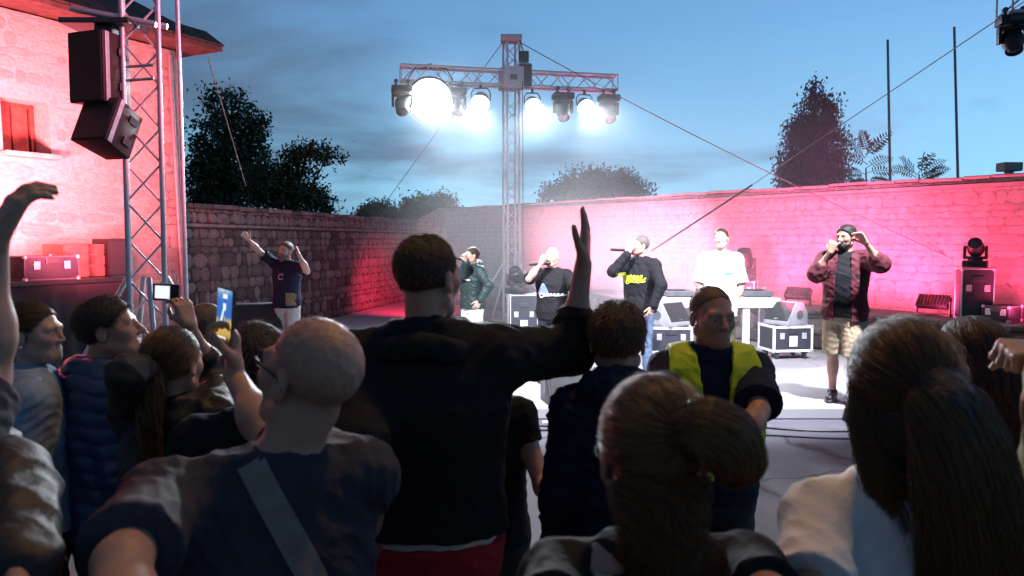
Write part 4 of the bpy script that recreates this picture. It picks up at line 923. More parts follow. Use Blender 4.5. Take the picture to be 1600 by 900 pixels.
g = MB(); p = barp(818, 0) + Vector((0, -.1, 0)); g.box(p + Vector((0, 0, .42)), (.20, .2, .20), None, .02); g.box(p + Vector((.04, 0, .06)), (.24, .22, .44), None, .03); g.tube([p + Vector((0, 0, .5)), Vector((mb.x + .16, 15.9, ZT - .1))], .012, 6); tag(g.build('chain_hoist', PLAS, None, tuple(p), smooth=True), 'black chain hoist motor hanging at the mast beside the sleeve block', 'hoist')
for px, lab in ((632, 'dark moving head at the far left end of the crossbar'), (714, 'dark moving head hanging right beside the largest glowing lamp'), (878, 'dark moving head hanging between the two lamps on the right arm'), (948, 'dark moving head at the far right end of the crossbar')):
    moving_head(barp(px) + Vector((0, -.15, -.08)), lab, yaw=10, tilt=52, hang=True, s=1.12)
for px, lab, rad, pw, tg in ((675, 'largest glaring white stage lamp on the left arm of the crossbar', .43, 900, (-1.0, 7.5, 1)), (752, 'glaring white lamp just left of the mast under the crossbar', .19, 330, (-1.2, 10, 0)), (831, 'glaring white lamp just right of the mast under the crossbar', .16, 330, (1.5, 10, 0)), (911, 'glaring white lamp on the right arm between two dark moving heads', .17, 380, (3.2, 9.6, 0))):
    b = barp(px) + Vector((0, -.12, -.31 if rad < .3 else -.30)); beam_lamp(b, lab, tg, rad, pw * 4)
# --- left tower with speakers
tb = Vector((at(229, 400, 7.5).x, 7.5, 0)); tw = root('truss_tower', tuple(tb), 'large aluminium truss tower at left carrying the hanging speakers', 'truss tower')
truss(tw, tb + Vector((0, 0, .05)), tb + Vector((0, 0, 7.2)), .30, (.92, .40, 0), .025, .0105, .36)
g = MB(); g.box(tb + Vector((0, 0, .03)), (.7, .7, .05), None, .01); g.build('base_plate', DMETAL, tw)
for a in (215, 300, 35, 125):
    d = Vector((math.cos(R(a)), math.sin(R(a)), 0)); rod('outrigger', tb + d * .17 + Vector((0, 0, 1.5)), tb + d * .95 + Vector((0, 0, .04)), .024, METAL, tw); rod('outrigger', tb + d * .17 + Vector((0, 0, .06)), tb + d * .95 + Vector((0, 0, .06)), .022, METAL, tw)
for z in (3.28, 3.40):
    for x, y in ((.17, .17), (-.17, .17)): rod('brace', tb + Vector((-.2, -.17, z)), tb + Vector((.2, -.2, z + .02)), .014, METAL, tw)
hb = Vector((at(160, 25, 7.4).x, 7.4, 0)); zh = at(160, 30, 7.4).z
for q, z0 in ((-.12, 0), (.12, .05)):
    rod('bracket_arm', Vector((hb.x - .22, 7.4 + q, zh + z0 + .06)), Vector((tb.x + .22, 7.45 + q, zh + z0 - .07)), .028, METAL, tw)
g = MB(); g.box(Vector((hb.x + .02, 7.4, zh - .06)), (.62, .42, .05), None, .01); g.build('bracket_plate', DMETAL, tw)
def hung_speaker(c, yaw, pitch, size, label):
    o = root('hanging_speaker', tuple(c), label, 'speaker', 'hanging speakers on the left tower'); M = Matrix.Rotation(R(yaw), 3, 'Z') @ Matrix.Rotation(R(pitch), 3, 'X'); w, d, h = size; f = lambda x, y, z: c + M @ Vector((x, y, z))
    g = MB(); g.prism([f(-w / 2, -d / 2, -h / 2), f(w / 2, -d / 2, -h / 2), f(w * .34, d / 2, -h / 2), f(-w * .34, d / 2, -h / 2)], M @ Vector((0, 0, h)), .012); g.build('cabinet', mat('brown_cabinet', (.03, .016, .014), .5, .15, 10, .15, 120), o, smooth=True)
    g = MB(); g.box(f(0, -d / 2 - .004, 0), (w * .93, .014, h * .95), M, .004); g.build('grille', GRILLE, o)
    for z in (.25, -.25):
        g = MB(); g.box(f(w * .43, .06, z * h), (.02, .10, .07), M @ Matrix.Rotation(R(9), 3, 'Z'), .004); g.build('handle', DMETAL, o)
    g = MB(); g.box(f(w * .47, -d * .34, 0), (.016, .05, h * .98), M @ Matrix.Rotation(R(9), 3, 'Z'), .003); g.build('fly_rail', METAL, o)
    return o
s1 = at(160, 110, 7.3); hung_speaker(s1, -20, 0, (.40, .36, .62), 'upper upright dark speaker hanging beside the left tower'); s2 = at(172, 202, 7.25); hung_speaker(s2, -20, -24, (.40, .36, .42), 'lower dark speaker tilted downward below the upright one')
g = MB(); g.box(Vector((s1.x + .03, 7.35, (zh + s1.z + .31) / 2 - .03)), (.16, .16, zh - s1.z - .33), None, .01); g.box((s1.x + .06, 7.40, (zh + s2.z) / 2 - .05), (.05, .05, zh - s2.z - .02), None); tag(g.build('speaker_hanger', DMETAL, None, tuple(s1)), 'dark steel hanger between the tower bracket and the upright speaker', 'bracket')
mp_ = at(288, 300, 8.6); g = MB(); g.tube([(mp_.x, 8.6, 0), (mp_.x - .03, 8.6, 5)], .024, 10); tag(g.build('metal_pole', METAL, None, (mp_.x, 8.6, 0), smooth=True), 'thin vertical metal pole just right of the left truss tower', 'pole')
# --- dark draped riser on the left with cases on top
def rp(t, off, z): return Vector((-6.1, 9.55, 0)) + BU * t + BN * off + Vector((0, 0, z))
ri = root('draped_riser', tuple(rp(-1, 1.3, 0)), 'black draped riser in front of the pink lit building', 'riser')
g = MB(); n = 70; t0, t1 = -3.2, .75; P0 = []; 
for i in range(n + 1):
    t = t0 + (t1 - t0) * i / n; o_ = 1.32 + .018 * math.sin(i * 1.7) + .012 * math.sin(i * .63); P0.append((rp(t, o_, .01), rp(t, 1.30, 1.36)))
vb = [(g.bm.verts.new(a), g.bm.verts.new(b)) for a, b in P0]
for a, b in zip(vb, vb[1:]): g.bm.faces.new((a[0], b[0], b[1], a[1]))
g.prism([rp(t1, 1.31, .01), rp(t1, .25, .01), rp(t1, .25, 1.36), rp(t1, 1.30, 1.36)], BU * -.02)
g.build('drape', mat('black_drape', (.028, .028, .032), .8, .2, 6, .4, 60), ri, smooth=True)
g = MB(); g.prism([rp(t0, .2, 1.36), rp(t0, 1.34, 1.36), rp(t1 + .02, 1.34, 1.36), rp(t1 + .02, .2, 1.36)], (0, 0, .045), .004); g.build('deck', PLAS, ri)
RBm = Matrix((BU, -BN, Vector((0, 0, 1)))).transposed(); ryaw = math.degrees(math.atan2(BU.y, BU.x))
def on_riser(px, off):
    k = (px - 800) / F; b = rp(0, off, 1.405); t = (k * b.y - b.x) / (BU.x - k * BU.y); return b + BU * t
flight_case(on_riser(60, .95), (.62, .5, .27), 'low dark flight case on the riser, in front of the red crates', yaw=ryaw, trim=PLASG, group='cases on the riser')
for px in (108, 143):
    q = on_riser(px, .62); o = root('plywood_crate', tuple(q), 'red lit crate on the riser, ' + ('left one of the touching pair' if px == 108 else 'right one of the touching pair'), 'crate', 'cases on the riser'); g = MB(); g.box(q + Vector((0, 0, .2)), (.40, .40, .395), RBm, .008); g.build('body', mat('crate_ply', (.20, .12, .09), .7, .15, 8, .3, 40), o)
    for zz in (.06, .2, .34):
        g = MB(); g.box(q + BN * .207 + Vector((0, 0, zz)), (.38, .012, .11), RBm, .003); g.build('plank', MATS['crate_ply'], o)
q = on_riser(174, .75); o = root('cabinet_speaker', tuple(q), 'black upright speaker standing at the right end of the riser', 'speaker', 'cases on the riser'); g = MB(); g.box(q + Vector((0, 0, .23)), (.30, .30, .46), RBm, .012); g.build('cabinet', PLAS, o); g = MB(); g.box(q + BN * .152 + Vector((0, 0, .23)), (.27, .01, .42), RBm, .003); g.build('grille', GRILLE, o)
# --- DJ table with gear
td = 12.2; tc_ = at(1116, 463, td); tz = tc_.z; tbl = root('folding_table', (tc_.x, td, STZ), 'long white table behind the performers with mixing gear on top', 'table'); TW = 1.78
g = MB(); g.box((tc_.x, td, tz - .03), (TW, .75, .06), None, .008); g.build('tabletop', CASEW, tbl); g = MB(); g.box((tc_.x, td - .36, tz - .10), (TW - .04, .03, .085), None, .005); g.build('apron', CASEW, tbl)
for x in (-TW / 2 + .06, TW / 2 - .06):
    for y in (-.31, .31): g = MB(); g.box((tc_.x + x, td + y, (tz - .06 + STZ) / 2), (.09, .06, tz - .06 - STZ - .002), None, .006); g.build('leg', CASEW, tbl)
for x in (.40,): g = MB(); g.box((tc_.x + x, td - .31, (tz - .06 + STZ) / 2), (.10, .05, tz - .06 - STZ - .004), None, .006); g.build('leg', CASEW, tbl)
def deck(x, label):
    o = root('turntable', (x, td - .05, tz), label, 'turntable', 'turntables on the white table'); g = MB(); g.box((x, td - .05, tz + .055), (.42, .35, .08), None, .01); g.build('plinth', PLASG, o); g = MB(); g.lathe((x - .04, td - .05, tz + .096), (0, 0, 1), [(.15, 0), (.15, .016), (.02, .018)], 28); g.build('platter', PLAS, o, smooth=True); g = MB(); g.tube([(x + .15, td + .07, tz + .13), (x + .15, td - .08, tz + .125), (x + .07, td - .14, tz + .12)], .007, 6); g.tube([(x + .15, td + .07, tz + .09), (x + .15, td + .07, tz + .135)], .02, 10); g.build('tonearm', METAL, o)
    for q in ((-.17, -.14), (.17, -.14), (-.17, .14), (.17, .14)): g = MB(); g.lathe((x + q[0], td - .05 + q[1], tz), (0, 0, 1), [(.025, 0), (.025, .02)], 10); g.build('foot', PLAS, o)
deck(tc_.x - .56, 'dark turntable at the left end of the white table'); deck(tc_.x + .62, 'dark turntable at the right end of the white table, behind the man in white')
mx_ = root('mixer', (tc_.x - .12, td - .05, tz), 'small black mixer in the middle of the white table', 'mixer'); g = MB(); g.prism([(tc_.x - .26, td - .2, tz + .002), (tc_.x - .26, td + .12, tz + .002), (tc_.x - .26, td + .12, tz + .12), (tc_.x - .26, td - .2, tz + .06)], (.28, 0, 0), .006); b = g.build('body', PLAS, mx_)
for i in range(4):
    for j in range(3): g = MB(); g.lathe((tc_.x - .22 + i * .065, td - .14 + j * .085, tz + .068 + j * .015), (0, -.2, 1), [(.011, 0), (.009, .02)], 8); g.build('knob', SILV, b)
lp = root('laptop', (tc_.x - .78, td + .1, tz), 'dark open laptop beside the left turntable', 'laptop'); g = MB(); g.box((tc_.x - .80, td + .15, tz + .012), (.15, .24, .02), None, .004); g.build('keyboard', PLASG, lp); g = MB(); g.box((tc_.x - .80, td + .28, tz + .13), (.17, .015, .22), Matrix.Rotation(R(-12), 3, 'X'), .004); g.build('screen', PLASG, lp)
for px, lab, lab2 in ((1226, 'grey stage monitor on a wheeled case at the right of the white table', 'white framed wheeled flight case at the right of the white table'), (1046, 'grey stage monitor on a wheeled case at the left of the white table', 'white framed wheeled flight case under the left end of the table')):
    q = at(px, 553, 11.75 if px > 1200 else 11.6); q.z = STZ; flight_case(q, (.60, .5, .38), lab2, yaw=8 if px > 1200 else -6, casters=True, paper=px > 1200, group='white framed wheeled cases', frame_r=.035)
    wedge(q + Vector((0, 0, .492)), (.46, .42, .34), lab, yaw=-60 if px > 1200 else 40, body=mat('grey_cabinet', (.30, .31, .34), .5, .1, 10, .15, 100), group='monitors on wheeled cases')
q = at(398, 545, 10.8); q.z = STZ; flight_case(q, (.80, .55, .34), 'white framed wheeled flight case behind the waving performer at left', yaw=4, casters=True, group='white framed wheeled cases', frame_r=.035); wedge(q + Vector((-.02, 0, .452)), (.70, .5, .42), 'dark stage monitor on a case behind the waving performer', yaw=30, body=PLASG, group='monitors on wheeled cases')
q = at(817, 520, 13.2); q.z = STZ; fc_ = flight_case(q, (.45, .45, .84), 'tall dark flight case with a white paper sheet beside the mast', trim=METAL, paper=True, yaw=4, group='upright cases under moving heads'); moving_head(q + Vector((-.10, 0, .842)), 'moving head standing on the tall case beside the mast', yaw=-20, tilt=35, s=.92)
q = ledge_pt(1521); q = q + NR * -.05; flight_case(q, (.40, .42, .72), 'tall dark flight case on the ledge at far right', trim=METAL, yaw=-18, group='upright cases under moving heads'); moving_head(q + Vector((0, 0, .722)), 'moving head standing on the case on the ledge at far right', yaw=-35, tilt=30, s=.85)
q = ledge_pt(1163); flight_case(q, (.42, .42, .38), 'low dark flight case on the ledge behind the man in white', trim=METAL, yaw=-25, group='upright cases under moving heads'); moving_head(q + Vector((0, 0, .382)), 'moving head on the ledge half hidden behind the man in white', yaw=-20, tilt=65, s=1.15)
ly = math.degrees(math.atan2(UR.y, UR.x)); fl_pts = []
for px, lab in ((1241, 'flat black flood light on the ledge right of the white table'), (1454, 'flat black flood light on the ledge between the dark red shirt and tall case')):
    q = ledge_pt(px) - NR * .12; flood(q, lab, ly, .46); fl_pts.append(q)
q = ledge_pt(1566) - NR * .05; flight_case(q, (.34, .4, .22), 'low dark case on the ledge right of the tall case', yaw=ly, trim=PLASG, group='low cases at the far right of the ledge')
q = at(893, 634, 8.46); q.z = STZ; wedge(q, (.58, .46, .36), 'black floor monitor at the stage edge behind the raised arm', yaw=12, body=PLAS)
# --- right lighting truss, its tower stands outside the frame
rt = at(1770, 400, 7.6); rtw = root('truss_tower', (rt.x, 7.6, 0), 'aluminium truss at top right edge carrying one dark moving head', 'truss tower'); zr_ = at(1590, 14, 7.6).z
truss(rtw, (rt.x, 7.6, .03), (rt.x, 7.6, 5.6), .30, (.9, .4, 0), .025, .0105, .4); pa = at(1568, 30, 7.7); truss(rtw, (pa.x, 7.7, zr_ + .10), (rt.x + .9, 7.6, zr_ + .10), .27, (0, 0, 1), .024, .010, .33)
moving_head((at(1583, 40, 7.6).x, 7.6, zr_ - .06), 'dark moving head hanging at the top right corner', yaw=-15, tilt=60, hang=True, s=.72)
# --- wires and cables
def wire(name, pts, r, m, label, cat, sag=0, group=None):
    P_ = []
    for a, b in zip(pts, pts[1:]):
        a, b = Vector(a), Vector(b)
        for i in range(12): t = i / 12; P_.append(a + (b - a) * t - Vector((0, 0, sag * 4 * t * (1 - t))))
    P_.append(Vector(pts[-1])); g = MB(); g.tube(P_, r, 6); tag(g.build(name, m, None, tuple(P_[0]), smooth=True), label, cat, group)
wire('guy_wire', [at(1604, 0, 7.8), at(1175, 289, 12.3)], .006, ROPE, 'thin guy wire slanting from the top right corner down across the narrow tree', 'wire')
wire('ratchet_strap', [at(1175, 289, 12.3), at(1018, 392, 14.6)], .016, CABLE, 'dark thicker strap ending the slanting wire in front of the pink wall', 'strap')
wire('guy_wire', [(mb.x + .15, 16, ZT - .12), at(1500, 410, 12.0)], .009, ROPE, 'long wire falling from the mast top right to the tall case on the ledge', 'wire', sag=.1)
wire('guy_wire', [(mb.x - .15, 16, ZT - .1), at(598, 322, 22.2)], .009, ROPE, 'wire falling from the mast top left to the left wall', 'wire')
wire('guy_wire', [at(325, 90, 8.4), at(384, 290, 10.5)], .007, ROPE, 'faint thin wire in front of the tall leafy tree', 'wire')
wire('power_cable', [(mb.x + .22, 15.8, zb - .1), (mb.x + .24, 15.85, STZ + .02)], .009, CABLE, 'vertical black cable hanging right beside the mast', 'cable')
r = random.Random(8)
def floor_cable(pts, lab):
    P_ = [Vector((x, y, .012)) for x, y in pts]; q = []
    for i in range(len(P_) - 1):
        for k in range(10):
            t = k / 10; a = P_[max(i - 1, 0)]; b = P_[i]; c = P_[i + 1]; d = P_[min(i + 2, len(P_) - 1)]; q.append(.5 * (2 * b + (c - a) * t + (2 * a - 5 * b + 4 * c - d) * t * t + (3 * b - a - 3 * c + d) * t ** 3))
    g = MB(); g.tube(q, .011, 6); tag(g.build('floor_cable', CABLE, None, tuple(q[0]), smooth=True), lab, 'cable')
floor_cable([(-1.5, 7.95), (.2, 7.85), (.9, 7.75), (2, 7.9), (3.0, 7.62), (4.3, 7.72), (6, 7.8)], 'black cable along the stage edge, the one nearest the stage'); floor_cable([(-.6, 7.62), (.3, 7.66), (1.2, 7.52), (2.2, 7.5), (3.2, 7.32), (4.6, 7.36), (6, 7.2)], 'black cable on the asphalt, running a little nearer the crowd')
floor_cable([(.5, 8.9), (.9, 9.3), (1.9, 9.1), (2.4, 9.9), (3.1, 10.3), (3.6, 11.4)], 'black cable on the white stage floor between the monitors')
C.objects[-1].location.z += STZ + .004
q = at(860, 649, 8.0); q.z = 0; g = MB(); g.box(q + Vector((0, 0, .012)), (.16, .05, .02), Matrix.Rotation(.2, 3, 'Z'), .004); tag(g.build('cable_connector', LABELW, None, tuple(q)), 'small pale connector block lying on the cables below the floor monitor', 'connector')
# --- light from these fixtures, and added lamps that have no visible fixture
for q in fl_pts:
    spot('flood_beam', tuple(q + Vector((0, 0, .26)) + NR * .28), tuple(q - NR * .6 + Vector((0, 0, 1.3))), 130, (1, .03, .08), 140, .8, .15)
for px, pw in ((835, 520), (905, 560), (985, 560), (1085, 520), (1190, 480), (1300, 470), (1400, 430), (1478, 300), (1600, 380), (1720, 330)):
    q = ledge_pt(px) + NR * .12; spot('wall_wash', tuple(q + Vector((0, 0, .10))), tuple(q - NR * .68 + Vector((0, 0, 1.05))), pw * 1.15, (1, .07, .21), 150, 1, .25)
spot('wall_wash', (-1.6, 16.5, 1.6), (-2.9, 21.0, .0), 2600, (1, .03, .10), 58, 1, .2)
spot('backdrop_beam', (2.0, 12.75, 1.0), (2.9, 16.6, 1.4), 4200, (.95, .66, .95), 56, 1, .2)
spot('building_flood', tuple(rp(-1.3, 1.5, 2.1)), tuple(rp(.1, -.1, 3.5)), 3300, (1, .16, .19), 118, .9, .2)
spot('building_flood', tuple(rp(-.2, 2.3, 1.7)), tuple(rp(.9, -.1, 2.9)), 1500, (1, .11, .17), 105, 1, .2)
spot('tower_flood', (4.2, 6.5, 5.0), (-3.9, 8.6, 3.7), 5200, (1, .17, .24), 30, .8, .1)
for px in (1000, 1180, 1345):
    q = ledge_pt(px) + NR * 1.9; spot('wall_wash', tuple(q + Vector((0, 0, .25))), tuple(q - NR * 2.4 + Vector((0, 0, 1.0))), 1300, (1, .085, .25), 68, 1, .25)
spot('haze_beam', (5.4, 7.4, 4.6), (4.6, 14.2, 2.0), 5000, (1, .22, .5), 36, 1, .1)  # added pink beam without a fixture, tints the smoke
spot('front_key', (-2.2, 5.4, 5.8), (.2, 10.0, .5), 6800, (.88, .89, 1), 52, .5, .15)
spot('front_key', (3.9, 6.2, 5.6), (2.3, 9.9, .4), 6500, (.88, .87, 1), 52, .5, .15)
spot('street_lamp', (1.2, 3.9, 7.0), (.2, 1.8, 1.3), 520, (1, .50, .09), 110, .7, .25)
spot('tree_beam', (at(1583, 60, 7.6).x, 7.6, zr_ - .5), tuple(at(1352, 225, 17)), 1500, (1, .10, .16), 5, .8, .1)
# ------------------------------------------------------------------ performers
def mic(I, side, at_pt, dirv, label):
    a = V3(*at_pt); d = nrm(dirv); g = MB(); o = root('microphone', tuple(a), label, 'microphone', 'handheld microphones')
    g.lathe(Vector(a - d * .24), Vector(d), [(.012, 0), (.017, .02), (.018, .19), (.021, .24)], 14); g.build('handle', PLAS, o, smooth=True)
    g = MB(); g.lathe(Vector(a), Vector(d), [(.020, 0), (.027, .012), (.028, .03), (.020, .052), (.004, .06)], 14); g.build('grille', DMETAL, o, smooth=True)
TEE = lambda m, **k: dict(dict(m=m, sleeve=.72, hem=.86, inf=.014, loose=.016), **k)
def short(m, sm, th=.010, n=1800, L=.022, lift=.5, **k): return dict(m=m, sm=sm, th=th, short=dict(n=n, L=L, lift=lift), **k)
# waving man in the navy tee
I = person(447, 378, 10.9, STZ, -14, 'bearded performer in a dark tee and pale shorts waving one arm at left', head=(-22, 8, 4), skin=SKINP, belly=.03, w=1.02,
    Rr=('px', (404, 392), False, (388, 374), False), hr=('open', None, (0, -1, .2)), L=('px', (480, 424), False, (466, 396), True), hl=('relaxed', (-.3, .3, .9), (-1, 0, 0)),
    top=TEE(NAVY, hem=.84, loose=.024), bottom=dict(m=GREYWHITE, len=.95), face=True, beard=dict(m=HGRY, len=.045), hair=short(HGRY, S_GRY, n=900))
f = I['M'] @ V3(0, 1, 0); s = I['s']; X = I['M'] @ V3(1, 0, 0)
def patch(I, cx, cz, w, h, m, name, n=8):
    c = I['P'](cx, -.3, cz); X = I['M'] @ V3(1, 0, 0); return decal(I, I['shirt'], name, [[c + X * (i / n - .5) * w + V3(0, 0, (j / n - .5) * h) for i in range(n + 1)] for j in range(n + 1)], I['M'] @ V3(0, 1, 0), m)
def ring_patch(I, cx, cz, r0, r1, m, name, a0=0, a1=360):
    c = I['P'](cx, -.3, cz); X = I['M'] @ V3(1, 0, 0); return decal(I, I['shirt'], name, [[c + X * r * math.cos(R(a)) + V3(0, 0, r * math.sin(R(a))) for a in np.linspace(a0, a1, 20)] for r in (r0, r1)], I['M'] @ V3(0, 1, 0), m, off=.004)
patch(I, .135, .975, .13, .17, TPRINT, 'shirt_print'); ring_patch(I, .0, 1.29, .028, .042, GREYWHITE, 'chest_logo', 30, 330)
# man in the dark green jacket
I = person(738, 386, 10.9, STZ, -48, 'singing performer in a dark green hooded jacket and white shorts', head=(-66, 6, 0), skin=SKINP,
    Rr=('px', (724, 428), False, (729, 408), False), hr=('grip', (-.2, -.3, .9), (-.9, .4, .2)), L=('px', (764, 446), False, (744, 480), False), hl=('relaxed', None, None),
    top=dict(m=TEAL, sleeve=1.92, hem=.86, inf=.026, hood=True, collar=.01, wamp=.009), bottom=dict(m=WHITECL, len=.95), face=True, hair=short(HBRN, S_BRN, .006, 900, .012, .5))
mic(I, 'R', I['T'](0, -.125, -.07), (.95, .3, -.22), 'black microphone held level by the man in the green jacket'); patch(I, .08, 1.30, .07, .022, WPRINT, 'chest_logo', 4)
# bald man, black tee with print
I = person(863, 387, 9.7, STZ, -18, 'stocky bald performer in a black printed tee singing into a microphone', head=(-28, 2, 0), skin=SKINP, w=1.12, belly=.025,
    Rr=('px', (826, 436), False, (846, 411), False), hr=('grip', (.3, -.2, .9), (.6, .7, .1)), L=('px', (897, 450), False, (893, 480), False), hl=('relaxed', None, None),
    top=TEE(BLACK, sleeve=.95, hem=.84, loose=.022), bottom=dict(m=DJEANS), face=True, jaw=1.08)
mic(I, 'R', I['T'](-.015, -.128, -.075), (.85, .5, .05), 'black microphone held by the bald man in the black tee')
c = I['P'](-.08, -.3, 1.24); Xm = I['M'] @ V3(1, 0, 0)
for a, m, nm in ((.075, BPRINT, 'triangle_print'),):
    decal(I, I['shirt'], nm, [[c + Xm * (u - .5) * .17 * (1 - .85 * v) + V3(0, 0, v * .13 - .06) for u in np.linspace(0, 1, 9)] for v in np.linspace(0, 1, 9)], I['M'] @ V3(0, 1, 0), m)
scribble(I, I['P'](.035, -.3, 1.17), .30, .035, WPRINT, 5)
# man in the sweatshirt with yellow lettering
I = person(1001, 368, 9.6, STZ, -38, 'performer in a dark sweatshirt with yellow lettering holding a level microphone', head=(-72, 8, 0), skin=SKINP,
    Rr=('px', (958, 424), False, (981, 397), False), hr=('grip', (.3, -.1, .9), (.5, .8, .1)), L=('px', (1033, 446), False, (1018, 484), False), hl=('relaxed', None, None),
    top=dict(m=BLACK, sleeve=1.95, hem=.86, inf=.026, wamp=.009), bottom=dict(m=JEANS), face=True, hair=short(HGRY, S_GRY, .006, 900, .012, .5))
mic(I, 'R', I['T'](0, -.122, -.072), (.96, .1, -.04), 'long black microphone pointing left held by the man in the lettered sweatshirt')
scribble(I, I['P'](-.01, -.3, 1.28), .27, .065, LIPM, 3, turns=6, wd=.018); scribble(I, I['P'](.0, -.3, 1.245), .25, .04, LIPM, 8, turns=5, wd=.014)
# tall man in the long white tee
I = person(1127, 357, 9.8, STZ, -14, 'tall balding performer in a long white tee standing before the white table', head=(-30, 4, -3), skin=SKINP, belly=.01,
    L=('px', (1160, 452), False, (1147, 480), False), hl=('relaxed', (-.6, -.2, -.6), (-.4, .8, 0)), Rr=('px', (1090, 448), False, (1112, 482), False), hr=('relaxed', (.5, -.2, -.6), (.4, .8, 0)),
    top=TEE(WHITECL, hem=.76, sleeve=.95, loose=.026, ease=.02, vee=.015), bottom=dict(m=CAMO, len=2), face=True, hair=short(HBRN, S_BRN, .007, 700, .016, .4, front=.10))
patch(I, .085, 1.26, .085, .030, GPRINT, 'chest_logo', 5); wr_ = I['arms']['L']; g = MB(); d = Vector(nrm(wr_[2] - wr_[1])); g.lathe(Vector(wr_[2]) - d * .03, d, [(.031, 0), (.034, .004), (.034, .022), (.031, .026)], 16); g.build('wristwatch', PLAS, I['ob'], smooth=True)
# man in the dark red overshirt
I = person(1323, 352, 8.41, STZ, -30, 'dark haired performer in an open dark red shirt and beige shorts at right', head=(-58, 2, 0), skin=SKIN, w=1.05, belly=.02,
    Rr=('px', (1276, 428), False, (1297, 394), False), hr=('grip', (.25, -.15, .95), (.5, .8, .1)), L=('px', (1376, 412), False, (1353, 380), False), hl=('relaxed', (-.55, .1, .8), (-.8, -.3, 0)),
    top=TEE(BLACK, sleeve=.5, hem=.87, ease=.02), bottom=dict(m=KHAKI, len=1.0, inf=.024), face=True, beard=dict(m=HBLK, len=.035), hair=short(HBLK, S_BLK, .014, 1600, .028, .5), legs=(.16, -.12), vox=.0075)
def overlayer(I, key, m, name, sleeve, hem, opn, inf, label=None, ra=(.052, .040, .034, .026), wamp=.008, vox=.0075, w=1.0, belly=.0, zt=1.50, wbase=0):
    S = Shape(); s = I['s']; M = I['M']; b = I['base']
    pr = [(z * s, 0, 0, max(rx * w, .158) * s + inf if z < 1.26 else rx * s * w + inf, (max(ry, .106) + belly) * s + inf if z < 1.26 else ry * s + inf) for z, rx, ry in TORSO if z > hem]
    pr.insert(0, (hem * s, 0, 0, pr[0][3] + .008, pr[0][4] + .008)); S.loft(pr, b, M, k=.02)
    for sd, sg in (('L', 1), ('R', -1)):
        sh, e, wr = I['arms'][sd]
        S.cone(I['P'](sg * .06, .012, 1.452), sh, .052 * s + inf * .8, .058 * s + inf, k=.04)
        if sleeve > 0:
            r0, r1, r2 = ra[0] * s + inf + .01, ra[1] * s + inf + .010, ra[3] * s + inf + .008
            if sleeve <= 1: S.cone(sh, sh + (e - sh) * sleeve, r0, r0, k=.03)
            else: S.cone(sh, e, r0, r1, k=.03); S.cone(e, e + (wr - e) * (sleeve - 1), r1, r2, k=.02)
        else:
            # armhole: clear everything outside the shoulder
            pt = I['P'](sg * .196, 0, 1.4); S.plane(pt, I['M'] @ V3(sg, 0, .15), .01)
    S.plane(b + V3(0, 0, hem * s), (0, 0, -1), .004)
    if opn:
        fx = M @ V3(1, 0, 0); fy = M @ V3(0, -1, 0)
        def of(X, Y, Z):
            a = np.abs((X - b[0]) * fx[0] + (Y - b[1]) * fx[1] + 0 * Z); fr = (X - b[0]) * fy[0] + (Y - b[1]) * fy[1] + 0 * Z; t = np.clip((Z - b[2] - hem * s) / (1.5 * s - hem * s), 0, 1)
            return np.minimum((opn[0] + (opn[1] - opn[0]) * t) * s - a, fr + .0)
        S.field(of, .006)
    S.ell(I['P'](0, -.03, 1.535), V3(.085, .085, .055) * s, M, .01, True)
    V, Q = S.mesh(vox, wrinkles(int(b[0] * 50) + 9, wamp, wbase)); o = link(name, npmesh(name, V, Q, m), I['ob']); return o
ov_ = overlayer(I, 'over', MAROON, 'overshirt', 1.25, .84, (.085, .060), .044, w=1.06, belly=.02, wamp=.010)
mic(I, 'R', I['T'](-.005, -.125, -.078), (.82, .42, .42), 'black microphone held at a slant by the man in dark red'); 
# ------------------------------------------------------------------ security guard facing the crowd
I = person(1112, 447, 3.15, 0, -4, 'security man in a yellow vest over a navy polo facing the crowd', head=(14, -2, 0), skin=SKIN2, w=1.02, belly=.015, vox=.006,
    L=('px', (1186, 642), False, (1150, 700), False), hl=('relaxed', (-.8, -.2, -.3), (0, .9, .3)), Rr=('px', (1034, 652), False, (1092, 700), False), hr=('relaxed', (.8, -.2, -.3), (0, .9, .3)),
    top=TEE(NAVY, sleeve=.86, hem=.88, loose=.034, inf=.016, collar=.014, vee=.03), bottom=dict(m=DJEANS, waist=.98), face=True, jaw=1.06, nose=1.1, hair=short(STUB, S_BRN, .0025, 2600, .005, .8, front=.098))
vest = overlayer(I, 'vest', HIVIS, 'safety_vest', 0, 1.0, (.006, .072), .052, w=1.06, belly=.022, wamp=.006, vox=.006)
I2 = dict(I); I2['shirt'] = vest; ring_patch(I2, .105, 1.27, .020, .030, mat('emblem_dark', (.03, .05, .04), .7, .1, 20, 0), 'vest_emblem'); ring_patch(I2, .105, 1.27, .003, .013, MATS['emblem_dark'], 'vest_emblem')
for z_ in (1.00,):
    b = I['base']; s = I['s']
